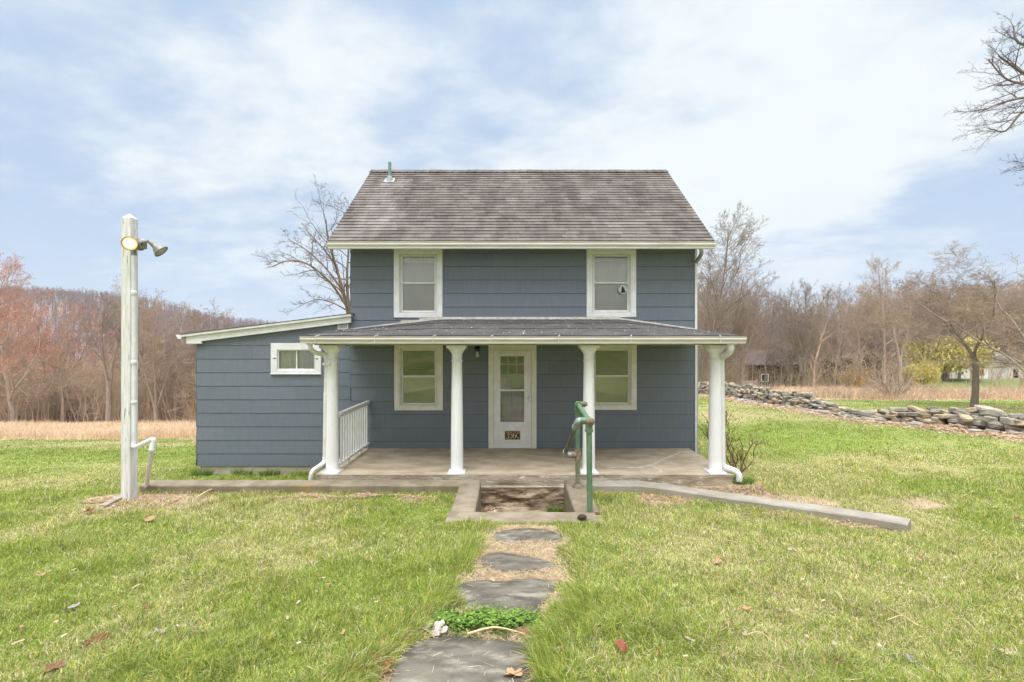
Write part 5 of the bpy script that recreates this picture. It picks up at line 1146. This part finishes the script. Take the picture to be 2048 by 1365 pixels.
for px, Y, tp, lab, s in ((1742, 50, 706, 'green conifer behind the tallest tree of the right woods', 1.0), (1655, 50, 722, 'dark evergreen right of the broken pale trunk', 1.15), (1692, 54, 716, 'dark rounded evergreen above the yellow flowering shrub', 1.1), (1842, 66, 700, 'dark evergreen behind the parked white car', 1.2), (1998, 60, 690, 'dark evergreen at the right end of the white house', 1.1)):
    place('conifer', px, Y, tp, lab, name='evergreen_tree', rz=px, sxy=s)
def shrub(name, c, H, W_, seed, label, twig, leaf=None, nst=14, lsz=.03, per=2, rmin=.003, lowleaf=1.0):
    r = random.Random(seed); ch = []; P = []
    for k in range(nst):
        a = r.uniform(0, 6.28); d = Vector((math.cos(a)*W_*r.uniform(.2, 1), math.sin(a)*W_*r.uniform(.2, 1), H*r.uniform(.6, 1))); p0 = Vector((math.cos(a)*W_*.12, math.sin(a)*W_*.12, -.02)); pts = [p0]
        for j in range(5): pts.append(p0+d*((j+1)/5)+Vector((r.gauss(0, .03*H), r.gauss(0, .03*H), 0)))
        ch.append((pts, [rmin*(3.4-.5*j) for j in range(6)]))
        for m_ in range(6):
            j = r.randint(1, 4); q = pts[j]; dd = (d.normalized()+Vector((r.gauss(0, .6), r.gauss(0, .6), r.gauss(0, .3)))).normalized()*H*r.uniform(.12, .3); ch.append(([q, q+dd*.5+Vector((0,0,.01)), q+dd], [rmin*1.5, rmin*1.1, rmin])); 
            if r.random() < lowleaf*(1.1-j*.2): P.append(tuple(q+dd)); P.append(tuple(q+dd*.5))
    e = empty(name, c, label, 'shrub'); V, Fq = tubes_np(ch, 4)
    o = bpy.data.objects.new('stems', np_mesh('stems', V, Fq)); o.data.materials.append(twig); COL.objects.link(o); o.parent = e
    if leaf: V, Fq = quads_at(np.array(P), lsz, seed, .03, per); o = bpy.data.objects.new('leaves', np_mesh('leaves', V, Fq)); o.data.materials.append(leaf); COL.objects.link(o); o.parent = e
    return e
redtw_m = mat('reddish_twigs', (.22,.12,.08), (.15,.09,.06), .9, 6)
c = Vector((4.22, 9.35, 0)); c.z = gz_(c.x, c.y); shrub('twiggy_shrub', c, 1.35, .38, 5, 'twiggy reddish shrub with small green leaves between the house corner and the right column', redtw_m, shrubleaf_m, 9, .04, 3, .0038)
c = Vector((4.35, 8.75, 0)); c.z = gz_(c.x, c.y); shrub('twiggy_shrub', c, .95, .5, 6, 'sparse brown shrub just right of the white downspout', redtw_m, shrubleaf_m, 10, .03, 1, .0035, .4)
c = on_ground(1702, 789); c = Vector(((1702-1024)/F*42, 42, 0)); c.z = gz_(c.x, c.y); shrub('forsythia', c, 2.3, 1.5, 7, 'yellow flowering shrub among the right woods', twig_m, yellow_m, 40, .10, 6, .01)
c = Vector(((1790-1024)/F*27.5, 27.5, 0)); c.z = gz_(c.x, c.y); shrub('bare_shrub', c, 1.5, 1.4, 8, 'pale tangled bare shrub at the edge of the dry field beyond the stone wall', mat('pale_twigs', (.42,.33,.26), (.34,.26,.20), .9, 5), None, 40, .1, 1, .008)
# uncountable underwood
def brush(n, rx0, rx1, y0, y1, hmin, hmax, seed, m, label, rmin=.012):
    r = random.Random(seed); ch = []
    for k in range(n):
        Y = r.uniform(y0, y1); X = Y*r.uniform(rx0, rx1)
        if X > 15 and Y < 84 and ((34 < X < 49 and 52 < Y < 64) or (54 < X < 72 and 44 < Y < 60)) and r.random() < .8: continue
        q_ = 1024+F*X/Y
        if X > 0 and ((1490 < q_ < 1618 and Y < 60) or (1815 < q_ < 2048 and 32 < Y < 56)) and r.random() < .90: continue
        g = gz_(X, Y); h = r.uniform(hmin, hmax)*(.6 if X > 0 and Y < 55 else 1)
        for s in range(r.randint(1, 3)):
            a = r.uniform(0, 6.28); sp = r.uniform(.05, .35); d = Vector((math.cos(a)*sp, math.sin(a)*sp, 1)).normalized(); p0 = Vector((X+r.gauss(0, .2), Y+r.gauss(0, .2), g-.05)); pts = [p0+d*h*j/4+Vector((r.gauss(0, .05), r.gauss(0, .05), 0))*j*.6 for j in range(5)]
            ch.append((pts, [rmin*2.6, rmin*2.1, rmin*1.6, rmin*1.1, rmin*.7]))
            for m_ in range(5):
                q = pts[r.randint(1, 4)]; dd = Vector((r.gauss(0, 1), r.gauss(0, 1), abs(r.gauss(.5, .6)))).normalized()*h*r.uniform(.15, .35); ch.append(([q, q+dd*.5+Vector((0,0,.04)), q+dd], [rmin*1.1, rmin*.8, rmin*.6]))
    V, Fq = tubes_np(ch, 3); return tag(link('underwood', np_mesh('underwood', V, Fq), m), label, 'underwood', kind='stuff')
brush(2600, -1.3, -.55, 37, 62, 1.5, 5.5, 1, mat('tan_brush', (.47,.355,.25), (.37,.275,.195), .95, .5, 4), 'tangled brown underwood filling the left woods')
brush(300, -1.3, -.6, 44, 66, 2, 6, 3, redbud_m, 'reddish twiggy underwood inside the left woods', .010)
brush(3600, .36, 1.25, 41, 84, 1.5, 6, 2, MATS['tan_brush'], 'tangled brown underwood filling the right woods')
brush(500, .5, 1.2, 27, 31, .6, 1.4, 4, MATS['tan_brush'], 'dry brown weeds along the far edge of the lawn beyond the stone wall', .008)
for ch, m, lab in FARW:
    V, Fq = tubes_np(ch, 3); tag(link('far_wood', np_mesh('far_wood', V, Fq), m), lab, 'forest', kind='stuff')
# ------------------------------------------------------------ distant houses
def house_far(name, label, X0, X1, Y, D, zb, zw, zr, wall_m, roof_m, wins, over=.3, gable_x=False, frame_m=white_m):
    e = empty(name, ((X0+X1)/2, Y, zb), label, 'house'); mb = MB(); mb.box(X0, X1, Y, Y+D, zb-1.5, zw)
    if gable_x: mb.prism([(X0, Y, zw), (X1, Y, zw), ((X0+X1)/2, Y, zr-.1)], (0, D, 0))
    else:
        for xx in (X0, X1-.15): mb.prism([(xx, Y, zw), (xx, Y+D, zw), (xx, Y+D/2, zr-.1)], (.15, 0, 0))
    mb.build('wall', wall_m, e); mb = MB()
    if gable_x: mb.prism([(X0-over, Y-.3, zw-.15), ((X0+X1)/2, Y-.3, zr), (X1+over, Y-.3, zw-.15), (X1+over, Y-.3, zw-.3), ((X0+X1)/2, Y-.3, zr-.18), (X0-over, Y-.3, zw-.3)], (0, D+.6, 0))
    else: mb.prism([(X0-over, Y-over, zw-.15), (X0-over, Y+D/2, zr), (X0-over, Y+D+over, zw-.15), (X0-over, Y+D+over, zw-.3), (X0-over, Y+D/2, zr-.18), (X0-over, Y-over, zw-.3)], (X1-X0+2*over, 0, 0))
    rf = mb.build('roof', roof_m, e)
    for (x0, x1, z0, z1, fm) in wins:
        mb = MB(); t = .10; mb.rbox(x0, x0+t, Y-.05, Y+.01, z0, z1); mb.rbox(x1-t, x1, Y-.05, Y+.01, z0, z1); mb.rbox(x0+t, x1-t, Y-.05, Y+.01, z1-t, z1); mb.rbox(x0+t, x1-t, Y-.05, Y+.01, z0, z0+t); mb.rbox((x0+x1)/2-.03, (x0+x1)/2+.03, Y-.04, Y+.01, z0+t, z1-t)
        w_ = mb.build('window', fm, e); mb = MB(); mb.box(x0+t, x1-t, Y-.02, Y-.015, z0+t, z1-t); mb.build('pane', dark_m, w_)
    return e, rf
brick_m = mat('brown_cladding', (.20,.125,.085), (.14,.09,.065), .9, 3); proof_m = mat('purple_brown_roof', (.125,.085,.085), (.10,.07,.07), .9, 3); wh_m = mat('white_cladding', (.78,.77,.74), (.70,.69,.66), .7, 3); groof_m = mat('grey_far_roof', (.25,.245,.24), (.19,.185,.18), .9, 3)
orange_m = mat('orange_shutter', (.62,.36,.18), (.55,.30,.15), .7, 3)
S = 58/F; hx0, hx1 = (1494-1024)*S, (1608-1024)*S; zz1 = lambda py: EZ+(685-py)*S
house_far('brown_house', 'brown house with purple brown roof half hidden by trees beyond the stone wall', hx0, hx1, 58, 8, gz_(35, 58), zz1(727), zz1(702), brick_m, proof_m,
          [((1522-1024)*S, (1537-1024)*S, zz1(764), zz1(748), white_m), ((1547-1024)*S, (1557-1024)*S, zz1(762), zz1(748), dark_m), ((1512-1024)*S, (1519-1024)*S, zz1(741), zz1(731), dark_m), ((1575-1024)*S, (1584-1024)*S, zz1(762), zz1(750), white_m)])
S = 78/F; house_far('white_house', 'small white gabled house glimpsed behind the broken pale tree', (1606-1024)*S, (1646-1024)*S, 78, 9, EZ+(685-760)*S, EZ+(685-728)*S, EZ+(685-702)*S, wh_m, groof_m, [((1618-1024)*S, (1626-1024)*S, EZ+(685-748)*S, EZ+(685-735)*S, dark_m)], gable_x=True)
S = 82/F; house_far('white_house', 'white house showing as pale slivers between the tallest trees of the right woods', (1735-1024)*S, (1800-1024)*S, 82, 8, EZ+(685-765)*S, EZ+(685-708)*S, EZ+(685-685)*S, wh_m, groof_m, [((1752-1024)*S, (1760-1024)*S, EZ+(685-735)*S, EZ+(685-720)*S, dark_m)])
S = 54/F
house_far('white_house', 'long white house with grey roof and orange door beside the willow', (1884-1024)*S, (1976-1024)*S, 54, 8, zz1(757) if 0 else EZ+(685-758)*S, EZ+(685-721)*S, EZ+(685-700)*S, wh_m, groof_m,
          [((1940-1024)*S, (1946-1024)*S, EZ+(685-757)*S, EZ+(685-739)*S, orange_m), ((1958-1024)*S, (1968-1024)*S, EZ+(685-752)*S, EZ+(685-736)*S, orange_m), ((1898-1024)*S, (1906-1024)*S, EZ+(685-738)*S, EZ+(685-728)*S, dark_m), ((1920-1024)*S, (1928-1024)*S, EZ+(685-738)*S, EZ+(685-728)*S, dark_m)])
house_far('white_garage', 'small white garage at the right edge beyond the willow', (2018-1024)*S, (2046-1024)*S, 54, 6, EZ+(685-760)*S, EZ+(685-724)*S, EZ+(685-706)*S, wh_m, groof_m, [((2026-1024)*S, (2036-1024)*S, EZ+(685-756)*S, EZ+(685-738)*S, dark_m)])
e, rf = house_far('garden_shed', 'small brown garden shed with green roof left of the parked white car', (1811-1024)*50/F, (1825-1024)*50/F, 50, 2, gz_(43, 50), EZ+(685-752)*50/F, EZ+(685-741)*50/F, brick_m, everg_m, [], over=.15)
e['category'] = 'shed'
# white car
cxx, cyy = (1847-1024)*52/F, 52; cg = EZ+(685-755)*52/F
car = empty('parked_car', (cxx, cyy, cg), 'white car parked beyond the field left of the willow', 'car')
mb = MB(); sil = [(-1.05,.30),(-1.08,.62),(-.95,.82),(-.55,.88),(-.20,1.32),(.72,1.36),(1.05,.95),(1.12,.60),(1.08,.30)]
mb.prism([(cxx+x*1.0, cyy, cg+z) for x, z in sil], (0, 1.7, 0)); mb.build('body', white_m, car)
mb = MB(); mb.prism([(cxx+x, cyy-.01, cg+z) for x, z in [(-.48,.90),(-.18,1.26),(.20,1.29),(.20,.90)]], (0,.005,0)); mb.build('side_window', dark_m, car)
mb = MB(); mb.prism([(cxx+x, cyy-.01, cg+z) for x, z in [(.27,.90),(.27,1.29),(.68,1.30),(.90,.92)]], (0,.005,0)); mb.build('side_window', dark_m, car)
for x in (-.68, .70):
    mb = MB(); mb.lathe((cxx+x, cyy-.02, cg+.30), [(.001,-.2),(.30,-.2),(.30,0),(.2,.01),(.001,.0)], 20, 0, (0,-1,0)); mb.build('wheel', dark_m, car)
# plank fence section behind the wall
fY = 36; mb = MB(); f0, f1 = (1484-1024)*fY/F, (1513-1024)*fY/F; fg = gz_(f0, fY)
pf = empty('plank_fence', ((f0+f1)/2, fY, fg), 'low tan plank panel behind the stone wall left of the brown house', 'fence')
for k in range(4): mb.rbox(f0, f1, fY, fY+.03, fg+.1+k*.24, fg+.32+k*.24, .008)
mb.build('planks', wood_m, pf)
for xx in (f0-.05, f1-.05):
    mb = MB(); mb.rbox(xx, xx+.1, fY-.05, fY+.06, fg-.2, fg+1.12, .01); mb.build('fence_post', wood_m, pf)
# ------------------------------------------------------------ small things on the lawn
def dead_leaf(px, py, size, col, label, seed, lift=.03, lobes=5, curl=.8):
    r = random.Random(seed); c = on_ground(px, py); c.z += lift; n = 40; V = [(0, 0, 0)]; az = r.uniform(0, 6.28)
    for k in range(n):
        a = 2*math.pi*k/n; rad = size/2*(.62+.38*abs(math.cos(a*lobes/2))**.7)*(1.25 if abs(a-math.pi) > 2 else 1)*(1+.06*r.uniform(-1, 1)); V.append((rad*math.cos(a), rad*.8*math.sin(a), 0))
    mid = [(x*.5, y*.5, 0) for x, y, z in V[1:]]; V = [V[0]]+mid+V[1:]
    out = []
    for x, y, z in V: q = math.hypot(x, y)/size; out.append(Vector((x, y*(1-.3*q), curl*size*(1.1*q*q*abs(math.sin(math.atan2(y, x)*1.0+.4))+.15*q*math.sin(3*math.atan2(y, x)+seed)))))
    M = Matrix.Rotation(az, 3, 'Z') @ Matrix.Rotation(r.uniform(-.35, .35), 3, 'X'); out = [M @ v for v in out]
    Fs = [(0, 1+k, 1+(k+1) % n) for k in range(n)]+[(1+k, 1+n+k, 1+n+(k+1) % n, 1+(k+1) % n) for k in range(n)]
    mb = MB(); mb.cc = col; mb.add([c+v for v in out], Fs, 0, True); mb.cc = (.2,.12,.08)
    q = M @ Vector((-size*.75, 0, .01)); mb.tube([c, c+q*.6+Vector((0,0,.006)), c+q], [.0016,.0014,.001], 5)
    return tag(mb.build('dead_leaf', leaf_m), label, 'leaf', 'dead leaves on the lawn')
RED, BRN, TANC, PALE, GREY = (.21,.07,.042), (.20,.105,.065), (.43,.27,.15), (.50,.39,.31), (.33,.31,.29)
LV = [(187,1299,.115,RED,'red brown curled leaf near the bottom left corner'),(298,1047,.16,TANC,'flat orange leaf on the grass right of the light post'),(179,1031,.12,RED,'small dark red leaf left of the light post'),
      (290,1229,.10,BRN,'brown shrivelled leaf in the middle of the left lawn'),(1436,1131,.10,TANC,'upright orange leaf in the middle of the right lawn'),(1243,1303,.10,RED,'red brown leaf right of the bottom stepping stone'),
      (1352,1270,.07,BRN,'dark leaf on the lower right lawn, above the two bottom leaves'),(1466,1266,.08,BRN,'dark brown curled leaf above the pale leaf at the lower right'),(1495,1229,.07,TANC,'small tan leaf on the right lawn'),
      (1650,1322,.09,PALE,'pale pinkish leaf near the bottom edge, right lawn'),(1690,1352,.11,RED,'large red brown leaf at the bottom edge, right lawn'),(750,1352,.21,(.24,.09,.055),'large crumpled red brown leaf at the bottom edge left of the stepping stone'),
      (772,1313,.13,TANC,'cupped tan leaf at the left rim of the bottom stepping stone'),(800,1300,.10,BRN,'brown leaf behind the cupped tan leaf'),(868,1272,.16,(.50,.43,.41),'pale pinkish paper like scrap on the path left of the clover'),
      (1054,1284,.13,BRN,'star shaped brown leaf at the right rim of the bottom stepping stone'),(1028,1362,.10,TANC,'pointed tan leaf on the bottom stepping stone'),(860,1236,.10,(.24,.12,.08),'brown leaf heap piece left of the clover patch'),(1822,1330,.08,GREY,'grey dry leaf on the lower right lawn'),
      (2005,1320,.09,PALE,'pale leaf near the bottom right corner'),(140,1228,.09,GREY,'grey leaf on the left lawn near the left edge'),(82,1160,.07,TANC,'small tan leaf by the left edge'),(320,1277,.08,GREY,'grey leaf right of the red brown curled leaf'),(110,1352,.09,BRN,'brown leaf at the very bottom left'),
      (1295,995,.07,RED,'reddish leaf on the strip below the right kerb'),(1340,1003,.07,BRN,'brown leaf on the strip below the right kerb'),(1880,965,.09,BRN,'brown leaf on the upper right lawn, left one'),(1945,993,.08,TANC,'tan leaf on the upper right lawn'),(2035,1047,.09,RED,'reddish leaf by the right edge'),(1585,1108,.08,PALE,'pale leaf on the right lawn below the kerb end')]
for k, (px, py, s, c_, lab) in enumerate(LV): dead_leaf(px, py, s, c_, lab, k+1, lift=.035 if py > 1050 else .05)
def stem(pts, r0, label, col=(.62,.48,.28)):
    P = [on_ground(px, py, .045+.03*(k % 2)) for k, (px, py) in enumerate(pts)]; mb = MB(); mb.cc = col; Q = smoothpath(P, 5); mb.tube(Q, [r0*(1-.6*i/len(Q)) for i in range(len(Q))], 6)
    return tag(mb.build('dry_stem', leaf_m), label, 'stem', 'dry stems on the lawn')
stem([(392,1003),(420,990),(450,984),(478,986),(492,993)], .012, 'arched straw coloured stem lying below the left kerb')
stem([(1778,1232),(1800,1252),(1830,1262),(1862,1285)], .005, 'long pale stem on the lower right lawn')
stem([(1775,1256),(1805,1256),(1835,1265)], .004, 'short pale stem crossing the longer one')
stem([(1905,1255),(1930,1266),(1965,1290)], .004, 'thin straw stem right of the crossed pair')
stem([(1490,1285),(1520,1292),(1555,1306)], .004, 'thin grey stem on the lower right lawn'); stem([(1440,1090),(1470,1100),(1500,1117)], .004, 'thin grey stem under the right kerb end')
stem([(470,1052),(500,1055),(520,1058)], .004, 'thin grey twig on the left lawn')
stem([(935,1283),(990,1282),(1050,1285)], .008, 'straight straw stem across the head of the bottom stepping stone')
# straw, litter, clover
def litter(name, n, fn, col, ln, wd, label, cat, seed, m=leaf_m, zoff=.01):
    r_ = np.random.RandomState(seed); X, Y = fn(r_, n); k = len(X); Z = ground(X, Y)+zoff+r_.rand(k)*.02; a = r_.rand(k)*6.283; L_ = ln*(.5+r_.rand(k)); W_ = wd*(.6+.8*r_.rand(k)); dx_, dy_ = np.cos(a)*L_/2, np.sin(a)*L_/2; wx_, wy_ = -np.sin(a)*W_/2, np.cos(a)*W_/2; t = (r_.rand(k)-.35)*L_*.35
    V = np.stack([np.stack([X-dx_-wx_, Y-dy_-wy_, Z], -1), np.stack([X-dx_+wx_, Y-dy_+wy_, Z], -1), np.stack([X+dx_+wx_, Y+dy_+wy_, Z+t], -1), np.stack([X+dx_-wx_, Y+dy_-wy_, Z+t], -1)], 1).reshape(-1, 3)
    ci = r_.randint(0, len(col), k); C = np.repeat(np.array(col)[ci]*(.7+.6*r_.rand(k))[:, None], 4, 0)
    return tag(link(name, np_mesh(name, V, np.arange(k*4).reshape(-1, 4), False, C), m), label, cat, kind='stuff')
def on_path(r_, n):
    Y = 2.2+3.5*r_.rand(n); X = path_x(Y)+r_.randn(n)*.30; ok = np.abs(X-path_x(Y)) < .52
    for poly in STONES_XY: ok &= ~(inpoly(X, Y, poly) & (r_.rand(n) < .982))
    return X[ok], Y[ok]
litter('straw', 26000, on_path, [(.52,.40,.25),(.40,.29,.175),(.60,.50,.34),(.26,.175,.11)], .055, .0022, 'dry straw thatch between the stepping stones', 'straw', 3)
def strip(r_, n):
    X = r_.uniform(-6.4, 5, n); Y = np.where(X < -5, 6.75, 7.1)+r_.randn(n)*.16; Y = np.where(X > 2.3, 7.1-(X-2.3)*.5+r_.randn(n)*.12, Y); ok = ((X < -.95) | (X > 1.3)) & (fbm(X*1.3+70, Y*1.3, 3) > .47); return X[ok], Y[ok]
litter('leaf_litter', 9000, strip, [(.50,.36,.23),(.34,.20,.12),(.60,.46,.30),(.40,.26,.17)], .045, .010, 'brown leaf litter and dead grass along the kerbs', 'litter', 4)
def corner(r_, n): return r_.uniform(2.5, 4.3, n), 7.5+r_.randn(n)*.14
litter('leaf_litter', 900, corner, [(.30,.19,.12),(.22,.14,.09),(.45,.33,.22)], .03, .018, 'dark leaf litter between the porch slab and the right kerb', 'litter', 5)
def welll(r_, n): return -.45+np.abs(r_.randn(n))*.10, 7.55+r_.randn(n)*.12
def flatlit(name, fn, n, cols, label, z, size, seed):
    r_ = np.random.RandomState(seed); X, Y = fn(r_, n); P = np.stack([X, Y, z+r_.rand(n)*.04], -1); V, Fq = quads_at(P, size, seed, .004, 1); V[:, 2] = z+(V[:, 2]-z)*.5; C = np.repeat(np.array(cols)[r_.randint(0, len(cols), n)], 4, 0)
    return tag(link(name, np_mesh(name, V, Fq, False, C), leaf_m), label, 'litter', kind='stuff')
flatlit('leaf_litter', welll, 260, [(.50,.38,.25),(.35,.22,.13),(.62,.50,.36)], 'small drift of pale dead leaves in the left corner of the stairwell', fz+.01, .05, 6)
def wallfoot(r_, n):
    Y = r_.uniform(11, 34, n); X = wall_x(Y)-.35-np.abs(r_.randn(n))*.7; return X, Y
litter('leaf_litter', 9000, wallfoot, [(.46,.30,.20),(.36,.22,.15),(.58,.42,.30)], .12, .05, 'brown leaf litter along the foot of the stone wall', 'litter', 7)
def sparse(r_, n):
    Y = 2.6*(28/2.6)**r_.rand(n); X = (r_.rand(n)*2-1)*Y*1.15; ok = ~((X > EX0) & (X < XR+.5) & (Y > 7)) & ~((np.abs(X) < 1.3) & (Y > 5.8)) ; return X[ok], Y[ok]
litter('leaf_flecks', 320, sparse, [(.42,.31,.22),(.32,.18,.11),(.45,.37,.29)], .04, .016, 'small fallen leaf flecks scattered through the lawn', 'litter', 8, zoff=.035)
def tuft(name, cx_, cy_, rad, n, h, w_, cols, label, seed, z=None, cat='plant'):
    r_ = np.random.RandomState(seed); a = r_.rand(n)*6.283; rd = rad*np.sqrt(r_.rand(n)); X = cx_+np.cos(a)*rd; Y = cy_+np.sin(a)*rd*.6; Z = ground(X, Y) if z is None else X*0+z
    V, Fq, C = blades(X, Y, Z, h*(.5+.7*r_.rand(n)), w_+X*0, .2+.8*r_.rand(n), a+r_.randn(n)*.5, np.array(cols)[r_.randint(0, len(cols), n)]*(.8+.4*r_.rand(n))[:, None]); return tag(link(name, np_mesh(name, V, Fq, False, C), grass_m), label, cat)
GRN = [(.17,.29,.05),(.24,.36,.07),(.13,.22,.045)]
c = on_ground(722, 984); tuft('weed_clump', c.x, c.y, .24, 700, .14, .014, GRN, 'bright green leafy weed clump against the left kerb', 1)
c = on_ground(797, 984); tuft('weed_clump', c.x, c.y, .20, 300, .06, .014, GRN, 'smaller low green weed clump right of the big one at the kerb', 2)
c = on_ground(425, 983); tuft('grass_tuft', c.x, c.y, .22, 350, .14, .007, GRN+[(.3,.32,.1)], 'tall grass tuft below the left kerb under the wing', 3, cat='grass')
tuft('grass_tuft', .72, 7.5, .13, 260, .12, .007, GRN, 'green grass tuft in the right corner of the stairwell', 4, z=fz, cat='grass')
for k, (px, py, lab) in enumerate(((480,942,'dark green tuft against the middle of the wing foundation'),(535,943,'dark green tuft right of the middle of the wing foundation'),(400,948,'dark green tuft at the left corner of the wing'),(600,950,'dark green tuft at the right end of the wing foundation'))):
    X_ = (px-1024)/F*9.6; tuft('grass_tuft', X_, 9.66, .20, 200, .19 if k != 3 else .10, .010, [(.14,.22,.05),(.19,.28,.06)], lab, 10+k, cat='grass')
tuft('grass_tuft', 3.98, 7.95, .22, 380, .12, .012, GRN, 'green weeds around the foot of the right downspout', 15, cat='grass')
r_ = np.random.RandomState(9); n = 4200; c0 = on_ground(975, 1254); X = c0.x+r_.randn(n)*.20; Y = c0.y+r_.randn(n)*.062+.03*np.sin(X*23); X = np.clip(X, c0.x-.36, c0.x+.36)
Z = ground(X, Y)+.02+r_.rand(n)*.055; V = []; k = 7; aa = 2*math.pi*np.arange(k)/k
s = .006+.006*r_.rand(n); tx_, ty_ = r_.randn(n)*.35, r_.randn(n)*.35-.2
ring = np.stack([X[:, None]+s[:, None]*np.cos(aa), Y[:, None]+s[:, None]*np.sin(aa), Z[:, None]+s[:, None]*(np.cos(aa)*tx_[:, None]+np.sin(aa)*ty_[:, None])], -1).reshape(-1, 3)
tag(link('clover', np_mesh('clover', ring, np.arange(n*k).reshape(-1, k), False, np.repeat(np.array(GRN)[r_.randint(0, 3, n)]*(.8+.5*r_.rand(n))[:, None], k, 0)), grass_m), 'bright green clover growing between the two nearest stepping stones', 'clover', kind='stuff')
tuft('weed_patch', c0.x, c0.y+.02, .42, 900, .075, .004, GRN+[(.32,.36,.10)], 'thin grass blades growing up through the clover between the two nearest stones', 31, cat='grass')

# ------------------------------------------------------------ thin air that fades the far woods and hills
hm = bpy.data.materials.new('haze_air'); hm.use_nodes = True; nt = hm.node_tree; nt.nodes.remove(nt.nodes['Principled BSDF'])
pv = N(nt, 'ShaderNodeVolumePrincipled'); pv.inputs['Color'].default_value = (.97, .94, .92, 1); pv.inputs['Density'].default_value = .00035; L(nt, pv.outputs[0], nt.nodes['Material Output'].inputs['Volume'])
mb = MB(); mb.box(-520, 520, -130, 530, -40, 45); tag(mb.build('haze', hm), 'thin pale haze', 'haze', kind='stuff')
